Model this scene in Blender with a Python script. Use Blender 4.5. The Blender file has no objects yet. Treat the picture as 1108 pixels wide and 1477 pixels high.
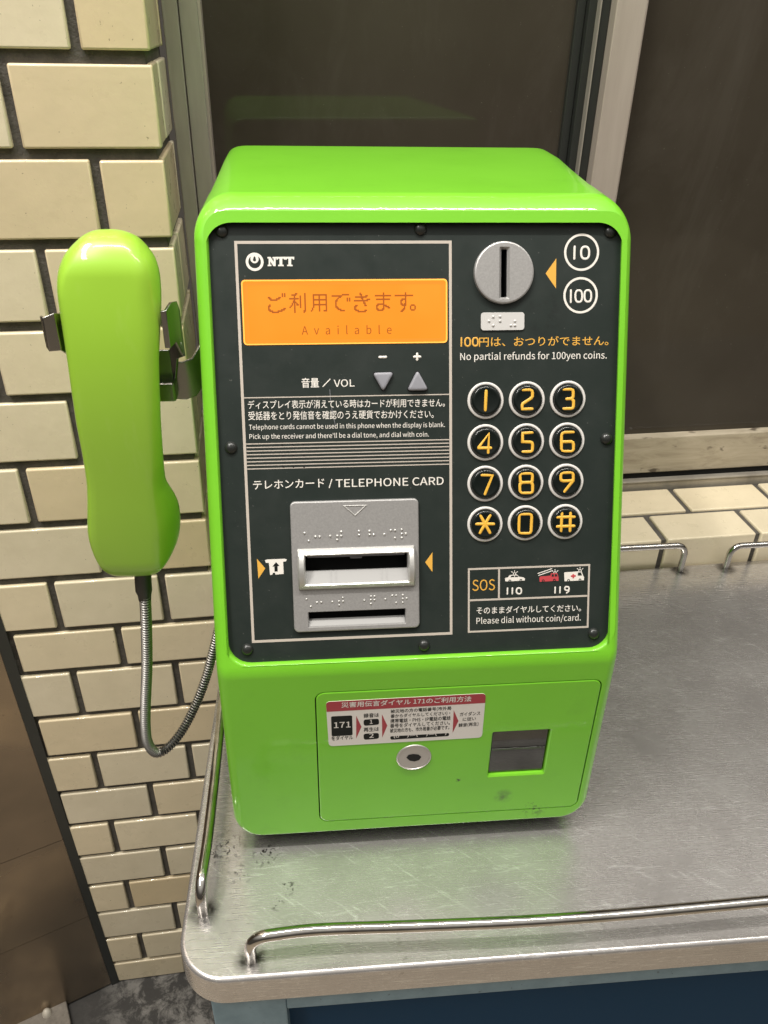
import bpy, bmesh, math, random
from mathutils import Vector, Matrix
random.seed(7)
PI = math.pi
scene = bpy.context.scene
COL = scene.collection

# ------------------------------------------------------------------ camera
F_PX, CX, CY = 1148.456, 554.0, 738.5          # focal length in photo pixels (photo 1108 x 1477)
YAW, PITCH, ROLL = math.radians(5.508), math.radians(31.873), math.radians(1.2258)
CAM = Vector((0.0408, -0.4504, 0.4907))
fwd = Vector((math.sin(YAW) * math.cos(PITCH), math.cos(YAW) * math.cos(PITCH), -math.sin(PITCH)))
rgt = Vector((math.cos(YAW), -math.sin(YAW), 0.0))
upv = rgt.cross(fwd)
R2 = math.cos(ROLL) * rgt + math.sin(ROLL) * upv
U2 = -math.sin(ROLL) * rgt + math.cos(ROLL) * upv
cam_d = bpy.data.cameras.new('camera')
cam_d.sensor_fit = 'HORIZONTAL'; cam_d.sensor_width = 36.0; cam_d.lens = 36.0 * F_PX / 1108.0
cam_d.clip_start = 0.01; cam_d.clip_end = 100
cam = bpy.data.objects.new('camera', cam_d); COL.objects.link(cam)
M = Matrix((R2, U2, -fwd)).transposed().to_4x4(); M.translation = CAM
cam.matrix_world = M
scene.camera = cam

# ------------------------------------------------------------------ world, lamps, exposure
scene.view_settings.view_transform = 'Standard'
scene.view_settings.look = 'None'
scene.view_settings.exposure = 0.32
scene.view_settings.gamma = 1.0
scene.view_settings.use_curve_mapping = False
world = bpy.data.worlds.new('World'); scene.world = world; world.use_nodes = True
wn, wl = world.node_tree.nodes, world.node_tree.links
bg = wn['Background']
tc = wn.new('ShaderNodeTexCoord'); sx = wn.new('ShaderNodeSeparateXYZ'); wr = wn.new('ShaderNodeValToRGB')
mr = wn.new('ShaderNodeMapRange'); mr.inputs[1].default_value = -1; mr.inputs[2].default_value = 1
wl.new(tc.outputs['Generated'], sx.inputs[0]); wl.new(sx.outputs['Z'], mr.inputs[0]); wl.new(mr.outputs[0], wr.inputs[0])
wr.color_ramp.elements[0].position = 0.0; wr.color_ramp.elements[0].color = (.13, .11, .085, 1)
wr.color_ramp.elements[1].position = 1.0; wr.color_ramp.elements[1].color = (1.0, .965, .90, 1)
for pos, c in ((.42, (.085, .074, .060)), (.62, (.115, .103, .088)), (.74, (.46, .435, .395)), (.86, (.90, .86, .80))):
    e = wr.color_ramp.elements.new(pos); e.color = c + (1,)
wl.new(wr.outputs[0], bg.inputs['Color'])
bg.inputs['Strength'].default_value = 0.62

def tube_lamp(loc, sx_, sy_, power, rot, col=(1.0, .965, .90)):
    ld = bpy.data.lights.new('ceiling_tube', 'AREA'); ld.shape = 'RECTANGLE'
    ld.size = sx_; ld.size_y = sy_; ld.energy = power; ld.color = col
    lo = bpy.data.objects.new('ceiling_tube', ld); COL.objects.link(lo)
    lo.location = loc; lo.rotation_euler = rot
    return lo
tube_lamp((.05, -.26, 1.75), 1.25, .05, 19.0, (0, 0, 0))
tube_lamp((-.72, -.62, 1.75), 1.25, .05, 21.0, (0, 0, math.radians(80)))
tube_lamp((1.25, -.30, 1.75), 1.25, .05, 6.0, (0, 0, math.radians(20)))

# ------------------------------------------------------------------ frames: pixel -> point on a real plane
A = math.radians(22.6144); B = math.radians(-1.2519)
PANEL_O = Vector((0, 0, .385008))
class Frame:
    def __init__(s, o, U, V, N): s.o, s.U, s.V, s.N = Vector(o), Vector(U), Vector(V), Vector(N)
    def pt(s, u, v, n=0.0): return s.o + s.U * u + s.V * v + s.N * n
    def px(s, x, y, n=0.0):
        d = R2 * ((x - CX) / F_PX) + U2 * (-(y - CY) / F_PX) + fwd
        t = ((s.o + s.N * n - CAM).dot(s.N)) / d.dot(s.N)
        q = CAM + d * t - s.o
        return (q.dot(s.U), q.dot(s.V))
FP = Frame(PANEL_O, (1, 0, 0), (0, -math.sin(A), -math.cos(A)), (0, -math.cos(A), math.sin(A)))     # dark panel
V_FOLD = .24505
fold = FP.pt(0, V_FOLD, .004)
FL = Frame(fold, (1, 0, 0), (0, math.sin(B), -math.cos(B)), (0, -math.cos(B), -math.sin(B)))       # coin box face
FT = Frame((0, 0, 0), (1, 0, 0), (0, 1, 0), (0, 0, 1))                                             # counter top
PSI = math.radians(3.4)
WO = Vector((.43, .2125, 0)); EX = Vector((math.cos(PSI), math.sin(PSI), 0)); EY = Vector((-math.sin(PSI), math.cos(PSI), 0))
FW = Frame(WO, EX, (0, 0, 1), -EY)                                                                  # wall plane: u along, v up
def wpt(x, y, z): return WO + EX * x + EY * y + Vector((0, 0, z))
FY = lambda y: Frame((0, y, 0), (1, 0, 0), (0, 0, 1), (0, -1, 0))

# ------------------------------------------------------------------ materials
def mat(name, base, rough=.5, metal=0.0, coat=0.0, spec=.5, coat_rough=.05, emit=None, emit_s=0.0):
    m = bpy.data.materials.new(name); m.use_nodes = True
    b = m.node_tree.nodes['Principled BSDF']
    b.inputs['Base Color'].default_value = tuple(base) + (1,)
    b.inputs['Roughness'].default_value = rough; b.inputs['Metallic'].default_value = metal
    b.inputs['Coat Weight'].default_value = coat; b.inputs['Coat Roughness'].default_value = coat_rough
    b.inputs['Specular IOR Level'].default_value = spec
    if emit: b.inputs['Emission Color'].default_value = tuple(emit) + (1,); b.inputs['Emission Strength'].default_value = emit_s
    return m
class NT:
    def __init__(s, m):
        s.m = m; s.n = m.node_tree.nodes; s.l = m.node_tree.links; s.b = s.n['Principled BSDF']
        s.tc = s.n.new('ShaderNodeTexCoord')
        g = s.n.new('ShaderNodeNewGeometry'); s.pos = g.outputs['Position']
    def noise(s, scale, detail=3, rough=.55, stretch=None, dist=0.0, vec=None):
        t = s.n.new('ShaderNodeTexNoise'); t.inputs['Scale'].default_value = scale; t.inputs['Detail'].default_value = detail
        t.inputs['Roughness'].default_value = rough; t.inputs['Distortion'].default_value = dist
        v = vec or s.pos
        if stretch:
            mp = s.n.new('ShaderNodeMapping'); mp.inputs['Scale'].default_value = stretch
            s.l.new(v, mp.inputs[0]); v = mp.outputs[0]
        s.l.new(v, t.inputs['Vector']); return t.outputs['Fac']
    def ramp(s, fac, stops):
        r = s.n.new('ShaderNodeValToRGB'); el = r.color_ramp.elements
        while len(el) < len(stops): el.new(.5)
        for e, (p_, c) in zip(el, stops):
            e.position = p_; e.color = (c, c, c, 1) if isinstance(c, (int, float)) else tuple(c) + (1,)
        s.l.new(fac, r.inputs[0]); return r.outputs[0]
    def mix(s, fac, a, b, mode='MIX'):
        x = s.n.new('ShaderNodeMix'); x.data_type = 'RGBA'; x.blend_type = mode
        for inp, v in ((x.inputs[0], fac), (x.inputs[6], a), (x.inputs[7], b)):
            if isinstance(v, (int, float)): inp.default_value = v if inp is x.inputs[0] else (v, v, v, 1)
            elif isinstance(v, tuple): inp.default_value = v + (1,)
            else: s.l.new(v, inp)
        return x.outputs[2]
    def math(s, op, a, b=0.0, clamp=False):
        x = s.n.new('ShaderNodeMath'); x.operation = op; x.use_clamp = clamp
        for inp, v in ((x.inputs[0], a), (x.inputs[1], b)):
            if isinstance(v, (int, float)): inp.default_value = v
            else: s.l.new(v, inp)
        return x.outputs[0]
    def spot(s, p, r0, r1):                       # 1 inside r0, 0 beyond r1
        d = s.n.new('ShaderNodeVectorMath'); d.operation = 'DISTANCE'; s.l.new(s.pos, d.inputs[0]); d.inputs[1].default_value = p
        r = s.n.new('ShaderNodeMapRange'); r.interpolation_type = 'SMOOTHSTEP'
        r.inputs[1].default_value = r0; r.inputs[2].default_value = r1; r.inputs[3].default_value = 1; r.inputs[4].default_value = 0
        s.l.new(d.outputs['Value'], r.inputs[0]); return r.outputs[0]
    def color(s, o): s.l.new(o, s.b.inputs['Base Color'])
    def rough(s, o): s.l.new(o, s.b.inputs['Roughness'])
    def bump(s, h, strength, dist, coat=False):
        b = s.n.new('ShaderNodeBump'); b.inputs['Strength'].default_value = strength; b.inputs['Distance'].default_value = dist
        s.l.new(h, b.inputs['Height']); s.l.new(b.outputs[0], s.b.inputs['Normal'])
        if coat: s.l.new(b.outputs[0], s.b.inputs['Coat Normal'])

# green enamel with orange peel and grime
m_green = mat('green_enamel', (.19, .60, .02), rough=.42, coat=.55, coat_rough=.04, spec=.3)
t = NT(m_green)
g0 = t.ramp(t.noise(14, 4), [(.3, (.178, .545, .024)), (.7, (.196, .580, .030))])
scr = t.ramp(t.noise(260, 3, .6, dist=.5), [(.70, 0), (.74, 1)])
smudge = t.math('MULTIPLY', t.spot(FL.pt(*FL.px(726, 1148)), .001, .0085), t.ramp(t.noise(180, 3), [(.35, .1), (.65, .75)]))
chip = t.math('MULTIPLY', t.spot(FL.pt(*FL.px(661, 1125)), .0004, .0024), t.ramp(t.noise(900, 2), [(.45, 0), (.52, .9)]))
chip2 = t.math('MULTIPLY', t.spot(FL.pt(*FL.px(768, 1167)), .001, .012), t.ramp(t.noise(420, 2), [(.52, 0), (.6, .7)]))
g0 = t.mix(t.math('MULTIPLY', scr, .16), g0, (.34, .68, .12))
gr = t.ramp(t.noise(33, 6, .75), [(.56, 0), (.78, .16)])
g0 = t.mix(gr, g0, (.09, .22, .03))
g1 = t.mix(smudge, g0, (.05, .07, .035)); g1 = t.mix(chip, g1, (.02, .02, .015)); g1 = t.mix(chip2, g1, (.03, .04, .02))
t.color(g1)
t.bump(t.noise(330, 2, .5), .09, .0006, True)
# handset plastic (yellower, smoother)
m_hand = mat('handset_plastic', (.30, .52, .035), rough=.34, coat=.5, coat_rough=.04)
t = NT(m_hand)
sc = t.ramp(t.noise(120, 4, .6, stretch=(1, 1, .25)), [(.58, 0), (.70, .30)])
t.color(t.mix(sc, (.355, .64, .05), (.41, .66, .10)))
t.bump(t.noise(60, 2), .05, .0006)
# panel
m_panel = mat('dark_panel', (.022, .028, .025), rough=.36, spec=.35)
t = NT(m_panel)
t.color(t.mix(t.ramp(t.noise(40, 5, .7), [(.45, 0), (.75, .45)]), (.019, .026, .023), (.030, .036, .032)))
dust = t.ramp(t.noise(620, 2, .5), [(.735, 0), (.765, .5)])
c = t.mix(t.ramp(t.noise(40, 5, .7), [(.45, 0), (.75, .45)]), (.019, .026, .023), (.030, .036, .032))
c = t.mix(dust, c, (.14, .14, .13))
rub = t.math('MULTIPLY', t.spot(FP.pt(*FP.px(785, 455)), .004, .016), t.ramp(t.noise(110, 4, .7), [(.45, 0), (.65, .7)]))
c = t.mix(rub, c, (.012, .014, .013)); t.color(c)
t.rough(t.math('ADD', t.ramp(t.noise(70, 5, .7), [(.3, .30), (.7, .44)]), t.ramp(t.noise(18, 5, .75, dist=.6), [(.4, 0), (.7, .14)])))
t.bump(t.noise(1500, 1), .06, .0002)
m_screw = mat('black_screw', (.02, .022, .02), rough=.28)
m_white = mat('white_print', (.78, .74, .68), rough=.5)
m_cream = mat('cream_line', (.52, .46, .40), rough=.5)
m_orange = mat('orange_print', (.74, .40, .065), rough=.45)
m_gold = mat('gold_numeral', (.82, .46, .06), rough=.35)
m_red = mat('red_print', (.52, .06, .07), rough=.5)
m_black = mat('black_print', (.010, .011, .010), rough=.55, spec=.15)
m_key = mat('black_key', (.006, .009, .008), rough=.12, spec=.4, coat=.2)
m_ring = mat('key_ring_grey', (.68, .65, .62), rough=.45)
m_btn = mat('grey_button', (.27, .27, .30), rough=.45)
m_dark = mat('dark_cavity', (.009, .009, .009), rough=.6, spec=.25)
m_stick = mat('sticker_white', (.74, .70, .66), rough=.42)
m_stred = mat('sticker_red', (.36, .035, .05), rough=.42)
m_flap = mat('smoky_flap', (.030, .029, .026), rough=.16, coat=1.0, coat_rough=.03)
t = NT(m_flap); t.color(t.ramp(t.noise(60, 4, .6, stretch=(1.6, 1, .5)), [(.35, (.012, .011, .010)), (.7, (.045, .043, .039))]))
m_lcd = mat('amber_screen', (.03, .012, .0), rough=.25, emit=(1.0, .285, .016), emit_s=.93)
t = NT(m_lcd)
t.l.new(t.ramp(t.noise(24, 2), [(.3, (.95, .27, .014)), (.7, (1.0, .31, .022))]), t.b.inputs['Emission Color'])
m_lcd_rim = mat('amber_rim', (.6, .3, .06), rough=.3, emit=(1.0, .36, .05), emit_s=.85)
m_lcd_mar = mat('amber_margin', (.03, .012, .0), rough=.3, emit=(1.0, .31, .025), emit_s=.86)
m_lcd_txt = mat('amber_dots', (.05, .02, .0), rough=.4, emit=(.42, .085, .004), emit_s=.80)
# cast silver (card reader, coin disc)
m_silver = mat('cast_silver', (.47, .46, .45), rough=.42, metal=.45)
t = NT(m_silver)
t.color(t.ramp(t.noise(900, 4, .7), [(.3, (.36, .35, .345)), (.7, (.46, .45, .44))]))
t.bump(t.noise(1800, 2, .6), .16, .0002)
m_silver_l = mat('cast_silver_light', (.60, .59, .57), rough=.38, metal=.6)
m_lip = mat('cast_silver_lip', (.30, .295, .29), rough=.6, metal=.2)
t = NT(m_silver_l)
t.color(t.ramp(t.noise(200, 5, .65, stretch=(.3, 1, 1)), [(.3, (.52, .51, .49)), (.7, (.68, .67, .65))]))
t.bump(t.noise(900, 3, .6, stretch=(.4, 1, 1)), .2, .0002)
m_lock = mat('lock_steel', (.50, .47, .45), rough=.42, metal=.7)
m_tag = mat('braille_plate', (.60, .585, .57), rough=.5, metal=.1)
# polished steel
m_steel = mat('polished_steel', (.62, .60, .57), rough=.11, metal=1)
t = NT(m_steel); t.rough(t.ramp(t.noise(90, 4), [(.3, .07), (.7, .15)])); t.color(t.ramp(t.noise(50, 5, .7), [(.35, (.50, .48, .45)), (.6, (.66, .64, .61))]))
m_cradle = mat('dull_steel', (.33, .32, .305), rough=.27, metal=1)
m_hose = mat('hose_steel', (.36, .345, .325), rough=.36, metal=.9)
m_rubber = mat('black_rubber', (.02, .02, .02), rough=.45)
# stainless counter top: brushed, scratched, stained
m_top = mat('stainless_top', (.60, .58, .56), rough=.3, metal=.74)
t = NT(m_top)
brush = t.noise(1300, 3, .6, stretch=(.03, 1, 1))
sw1 = t.noise(420, 2, .5, stretch=(.10, .9, 1), dist=1.8)
mpv = t.n.new('ShaderNodeMapping'); mpv.inputs['Rotation'].default_value = (0, 0, .7); t.l.new(t.pos, mpv.inputs[0])
sw2 = t.noise(520, 2, .5, stretch=(.07, 1, 1), dist=1.2, vec=mpv.outputs[0])
blot = t.noise(16, 5, .65)
base = t.ramp(blot, [(.30, (.49, .465, .45)), (.52, (.555, .53, .515)), (.75, (.60, .58, .565))])
base = t.mix(t.ramp(brush, [(.35, .26), (.65, 0)]), base, (.38, .36, .345))
base = t.mix(t.ramp(sw1, [(.60, 0), (.70, .45)]), base, (.83, .82, .80))
base = t.mix(t.ramp(sw2, [(.64, 0), (.70, .50)]), base, (.85, .84, .82))
# grime around rail feet, flakes near the phone's corner
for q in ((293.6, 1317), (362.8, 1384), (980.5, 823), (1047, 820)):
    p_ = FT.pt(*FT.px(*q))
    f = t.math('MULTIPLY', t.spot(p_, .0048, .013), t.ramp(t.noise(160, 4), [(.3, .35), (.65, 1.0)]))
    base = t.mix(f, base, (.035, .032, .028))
fl = t.ramp(t.noise(310, 3, .6, dist=.6), [(.565, 0), (.585, 1)])
for q, r0, r1 in (((328, 1222), .002, .016), ((345, 1262), .001, .012), ((383, 1232), .002, .014), ((415, 1280), .001, .008), ((400, 1305), .001, .006), ((300, 1240), .002, .01)):
    f = t.math('MULTIPLY', t.spot(FT.pt(*FT.px(*q)), r0, r1), fl)
    base = t.mix(f, base, (.025, .022, .018))
fl2 = t.ramp(t.noise(150, 4, .65, dist=.4), [(.62, 0), (.68, .55)])
for q, r1 in (((320, 1210), .03), ((590, 1360), .035), ((930, 845), .05), ((850, 1365), .03), ((1030, 835), .04), ((310, 1180), .03)):
    base = t.mix(t.math('MULTIPLY', t.spot(FT.pt(*FT.px(*q)), .004, r1), fl2), base, (.10, .085, .07))
t.color(base)
t.rough(t.math('ADD', t.ramp(blot, [(.3, .22), (.7, .27)]), t.ramp(brush, [(.3, .05), (.7, 0)])))
hsum = t.math('ADD', t.math('MULTIPLY', brush, .6), t.math('MULTIPLY', t.math('ADD', sw1, sw2), .5))
t.bump(hsum, .06, .0003)
t.b.inputs['Anisotropic'].default_value = .35
# tiles
m_tile = mat('glazed_tile', (.62, .545, .37), rough=.3, coat=.35)
t = NT(m_tile)
oi = t.n.new('ShaderNodeAttribute'); oi.attribute_name = 'tint'
c1 = t.ramp(oi.outputs['Fac'], [(0, (.72, .575, .36)), (.35, (.78, .655, .45)), (.7, (.81, .70, .50)), (1, (.76, .67, .50))])
pit = t.ramp(t.noise(420, 2, .5), [(.735, 0), (.76, .7)])
c1 = t.mix(t.ramp(t.noise(26, 5, .65), [(.35, .25), (.7, 0)]), c1, (.50, .43, .28))
c1 = t.mix(pit, c1, (.22, .17, .10))
t.color(c1); t.rough(t.ramp(t.noise(60, 3), [(.3, .24), (.7, .42)]))
t.bump(t.noise(45, 4, .6), .18, .002)
m_mortar = mat('dark_mortar', (.075, .068, .058), rough=.9)
t = NT(m_mortar)
t.color(t.ramp(t.noise(60, 5, .7), [(.3, (.060, .054, .046)), (.62, (.105, .095, .081)), (.8, (.22, .20, .17))])); t.bump(t.noise(300, 4, .7), .6, .002)
m_stone = mat('stone_sill', (.42, .36, .27), rough=.55)
t = NT(m_stone)
ve = t.noise(70, 5, .65, stretch=(.25, 1, 1.3), dist=.6)
c = t.ramp(ve, [(.3, (.30, .25, .18)), (.5, (.43, .37, .275)), (.75, (.52, .455, .35))])
c = t.mix(t.ramp(t.noise(75, 3, .5, stretch=(.45, 1, 1)), [(.63, 0), (.68, .9)]), c, (.085, .065, .045))
t.color(c); t.bump(ve, .3, .001)
m_alu = mat('aged_aluminium', (.36, .33, .285), rough=.45, metal=.35)
t = NT(m_alu); t.color(t.ramp(t.noise(30, 5, .65, stretch=(1, 1, .12)), [(.3, (.27, .245, .205)), (.7, (.42, .385, .33))])); t.rough(t.ramp(t.noise(50, 4, stretch=(1, 1, .1)), [(.3, .36), (.7, .55)]))
m_alu_w = mat('warm_mullion', (.45, .385, .33), rough=.5, metal=.2)
t = NT(m_alu_w)
c = t.ramp(t.noise(40, 5, .65, stretch=(1, 1, .1)), [(.3, (.39, .33, .28)), (.7, (.49, .425, .365))])
c = t.mix(t.ramp(t.noise(170, 4, .6, stretch=(1, 1, .35)), [(.70, 0), (.74, .6)]), c, (.12, .09, .07)); t.color(c)
m_gask = mat('dark_gasket', (.028, .03, .027), rough=.35)
m_glass = mat('dark_window_glass', (.037, .031, .024), rough=.06, spec=.30)
t = NT(m_glass); gc = t.ramp(t.noise(5, 4, .6), [(.3, (.046, .038, .028)), (.7, (.064, .054, .041))])
gc = t.mix(t.ramp(t.noise(11, 6, .7, stretch=(1, 1, .35), dist=.8), [(.52, 0), (.75, .35)]), gc, (.095, .083, .068))
gc = t.mix(t.ramp(t.noise(500, 2, .5), [(.74, 0), (.77, .5)]), gc, (.15, .14, .12)); t.color(gc); t.rough(t.ramp(t.noise(20, 5, .6), [(.3, .03), (.7, .07)]))
m_blue = mat('pale_blue_paint', (.20, .31, .38), rough=.5)
t = NT(m_blue); c = t.ramp(t.noise(60, 5, .65), [(.3, (.155, .25, .31)), (.7, (.22, .335, .405))]); c = t.mix(t.ramp(t.noise(220, 4, .6), [(.66, 0), (.70, .8)]), c, (.03, .045, .055)); t.color(c)
m_navy = mat('navy_paint', (.010, .050, .112), rough=.6, spec=.08)
m_bronze = mat('stained_steel_panel', (.40, .33, .26), rough=.24, metal=.85)
t = NT(m_bronze)
n1 = t.noise(4, 4, .55, dist=.3)
c = t.ramp(n1, [(.30, (.17, .14, .11)), (.5, (.26, .21, .16)), (.72, (.44, .345, .24))])
run = t.noise(7, 4, .6, stretch=(1.6, 1.6, .5), dist=1.0)
c = t.mix(t.ramp(run, [(.57, 0), (.63, .30), (.70, .05)]), c, (.17, .13, .095))
c = t.mix(t.ramp(t.noise(60, 4, .7), [(.68, 0), (.73, .6)]), c, (.08, .06, .045))
t.color(c); t.rough(t.ramp(n1, [(.3, .34), (.7, .22)])); t.bump(t.noise(7, 3), .08, .004)
m_floor = mat('dark_floor', (.05, .046, .042), rough=.6)
t = NT(m_floor)
c = t.ramp(t.noise(20, 6, .7), [(.3, (.028, .026, .024)), (.6, (.036, .033, .030)), (.8, (.052, .048, .044))])
lime = t.noise(34, 6, .75, dist=.4)
band = t.math('MULTIPLY', t.spot(Vector((-.155, .155, -.6546)), .05, .16), t.ramp(lime, [(.46, 0), (.6, .75)]))
c = t.mix(band, c, (.26, .245, .225)); t.color(c); t.bump(t.noise(120, 4), .3, .002)
m_floor2 = mat('station_floor', (.36, .30, .225), rough=.5)
m_kerb = mat('grey_concrete', (.20, .175, .145), rough=.8)
t = NT(m_kerb); t.color(t.ramp(t.noise(70, 5, .7), [(.3, (.13, .112, .09)), (.7, (.25, .22, .185))]))
m_knob = mat('pale_knob', (.55, .50, .42), rough=.4)

# ------------------------------------------------------------------ mesh helpers
class MB:
    def __init__(s): s.v = []; s.f = []; s.tint = []
    def add(s, vs, fs, tint=None):
        o = len(s.v); s.v += [Vector(x) for x in vs]; s.f += [[i + o for i in f] for f in fs]
        s.tint += [tint if tint is not None else .5] * len(fs)
    def ring_loft(s, rings, closed=True, cap0=False, cap1=False):
        n = len(rings[0]); vs = [p for r in rings for p in r]; fs = []
        for k in range(len(rings) - 1):
            for i in range(n if closed else n - 1):
                j = (i + 1) % n; fs.append([k * n + i, k * n + j, (k + 1) * n + j, (k + 1) * n + i])
        if cap0: fs.append(list(range(n))[::-1])
        if cap1: fs.append([(len(rings) - 1) * n + i for i in range(n)])
        s.add(vs, fs)
    def prism(s, fr, pts, n0, n1, bottom=True):
        a = [fr.pt(u, v, n0) for u, v in pts]; b = [fr.pt(u, v, n1) for u, v in pts]
        s.ring_loft([a, b], cap0=bottom, cap1=True)
    def frame_ring(s, fr, outer, inner, n0, n1):
        o0 = [fr.pt(u, v, n0) for u, v in outer]; o1 = [fr.pt(u, v, n1) for u, v in outer]
        i1 = [fr.pt(u, v, n1) for u, v in inner]; i0 = [fr.pt(u, v, n0) for u, v in inner]
        s.ring_loft([o0, o1, i1, i0])
    def box(s, fn, x0, x1, y0, y1, z0, z1, tint=None):
        vs = [fn(x, y, z) for z in (z0, z1) for y in (y0, y1) for x in (x0, x1)]
        s.add(vs, [[0, 2, 3, 1], [4, 5, 7, 6], [0, 1, 5, 4], [2, 6, 7, 3], [0, 4, 6, 2], [1, 3, 7, 5]], tint)
    def holed(s, fr, outer, holes, n):
        bm = bmesh.new()
        for loop in [outer] + holes:
            vs = [bm.verts.new((u, v, 0)) for u, v in loop]
            for i in range(len(vs)): bm.edges.new((vs[i], vs[(i + 1) % len(vs)]))
        bmesh.ops.triangle_fill(bm, edges=bm.edges[:], use_beauty=True)
        bm.verts.index_update()
        s.add([fr.pt(v.co.x, v.co.y, n) for v in bm.verts], [[v.index for v in f.verts] for f in bm.faces]); bm.free()
    def tube(s, pts, rad, seg=12, caps=True, closed=False):
        pts = [Vector(p) for p in pts]; n = len(pts)
        rad = rad if isinstance(rad, (list, tuple)) else [rad] * n
        rings = []; up = None
        for i in range(n):
            a = pts[i - 1] if (i > 0 or closed) else pts[i]; b = pts[(i + 1) % n] if (i < n - 1 or closed) else pts[i]
            d1 = (pts[i] - a); d2 = (b - pts[i])
            d = ((d1.normalized() if d1.length > 1e-9 else Vector()) + (d2.normalized() if d2.length > 1e-9 else Vector())).normalized()
            if up is None: up = Vector((0, 0, 1)) if abs(d.z) < .9 else Vector((0, 1, 0))
            x = up.cross(d).normalized(); up = d.cross(x).normalized()
            k = 1.0
            if d1.length > 1e-9 and d2.length > 1e-9: k = 1 / max(.6, math.sqrt(max(0, (1 + d1.normalized().dot(d2.normalized())) / 2)))
            rings.append([pts[i] + (x * math.cos(2 * PI * j / seg) + up * math.sin(2 * PI * j / seg)) * rad[i] * (k if k < 1.3 else 1.3) for j in range(seg)])
        if closed: rings.append(rings[0][:])
        s.ring_loft(rings, cap0=caps and not closed, cap1=caps and not closed)
    def dome(s, fr, u, v, r, h, n0=0.0, seg=16, rows=4):
        rings = [[fr.pt(u + r * math.cos(2 * PI * j / seg) * math.cos(a), v + r * math.sin(2 * PI * j / seg) * math.cos(a), n0 + h * math.sin(a)) for j in range(seg)]
                 for a in [PI / 2 * k / rows * .97 for k in range(rows + 1)]]
        s.ring_loft(rings, cap1=True)
    def build(s, name, m, parent=None, smooth=None, bevel=0.0, bseg=2, wn=False, fixn=True):
        me = bpy.data.meshes.new(name)
        off = root_of(parent)
        me.from_pydata([tuple(x - off) for x in s.v], [], s.f); me.update()
        if any(tt != .5 for tt in s.tint):
            at = me.attributes.new('tint', 'FLOAT', 'FACE'); at.data.foreach_set('value', s.tint)
        if fixn:
            bm = bmesh.new(); bm.from_mesh(me); bmesh.ops.recalc_face_normals(bm, faces=bm.faces[:]); bm.to_mesh(me); bm.free()
        o = bpy.data.objects.new(name, me); COL.objects.link(o); me.materials.append(m)
        if smooth is not None:
            me.polygons.foreach_set('use_smooth', [True] * len(me.polygons)); me.set_sharp_from_angle(angle=math.radians(smooth))
        if bevel:
            md = o.modifiers.new('bevel', 'BEVEL'); md.width = bevel; md.segments = bseg; md.limit_method = 'ANGLE'; md.angle_limit = math.radians(40)
        if wn:
            md = o.modifiers.new('wn', 'WEIGHTED_NORMAL'); md.keep_sharp = True; md.weight = 80
        if parent: o.parent = parent
        return o
ROOT = {}
def root_of(p):
    off = Vector()
    while p is not None:
        if p.name in ROOT: off += ROOT[p.name]
        p = p.parent
    return off
def thing(name, label, cat, loc, group=None):
    o = bpy.data.objects.new(name, None); COL.objects.link(o); o.location = loc; o.empty_display_size = .05
    o['label'] = label; o['category'] = cat; o['kind'] = 'thing'
    if group: o['group'] = group
    ROOT[o.name] = Vector(loc); return o
def tag(o, label=None, cat=None, kind=None):
    if label: o['label'] = label
    if cat: o['category'] = cat
    if kind: o['kind'] = kind
    return o
def rrect(u0, u1, v0, v1, r, seg=6, r0=None):
    out = []; q = r if r0 is None else r0      # r0: radius at the v0 (upper) side
    for cx_, cy_, a0, r in ((u1 - r, v1 - r, 0, r), (u0 + r, v1 - r, 90, r), (u0 + q, v0 + q, 180, q), (u1 - q, v0 + q, 270, q)):
        for k in range(seg + 1):
            a = math.radians(a0 + 90 * k / seg); out.append((cx_ + r * math.cos(a), cy_ + r * math.sin(a)))
    return out
def circle(u, v, r, seg=40): return [(u + r * math.cos(2 * PI * k / seg), v + r * math.sin(2 * PI * k / seg)) for k in range(seg)]
def zoomer(x0, y0, s, fr, n=0.0): return lambda x, y: fr.px(x0 + x / s, y0 + y / s, n)
def rounded_poly(pts, r, seg=4):
    out = []; n = len(pts); P_ = [Vector((a, b, 0)) for a, b in pts]
    for i in range(n):
        a, b, c = P_[i - 1], P_[i], P_[(i + 1) % n]
        d1 = (a - b); d2 = (c - b); rr = min(r, d1.length * .45, d2.length * .45)
        p1 = b + d1.normalized() * rr; p2 = b + d2.normalized() * rr
        for k in range(seg + 1):
            t_ = k / seg; q = p1 * (1 - t_) ** 2 + b * 2 * t_ * (1 - t_) + p2 * t_ ** 2; out.append((q.x, q.y))
    return out
import os
def load_face(f):      # the typefaces that ship with Blender itself
    try: return bpy.data.fonts.load(os.path.join(bpy.utils.system_resource('DATAFILES'), 'fonts', f))
    except Exception: return None
CJK = load_face('Noto Sans CJK Regular.woff2')
def text_tris(s, bold=0.0, spacing=1.0):
    cu = bpy.data.curves.new('t', 'FONT'); cu.body = s; cu.size = 1
    if CJK: cu.font = CJK
    cu.resolution_u = 4; cu.space_character = spacing
    ob = bpy.data.objects.new('t', cu); COL.objects.link(ob)
    dg = bpy.context.evaluated_depsgraph_get(); dg.update()
    me = ob.evaluated_get(dg).to_mesh()
    vs = [(v.co.x, v.co.y) for v in me.vertices]; fs = [list(p_.vertices) for p_ in me.polygons]
    ob.evaluated_get(dg).to_mesh_clear(); bpy.data.objects.remove(ob); bpy.data.curves.remove(cu)
    return vs, fs
_h = [v[1] for v in text_tris('H')[0]]
CAPH = {}
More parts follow.
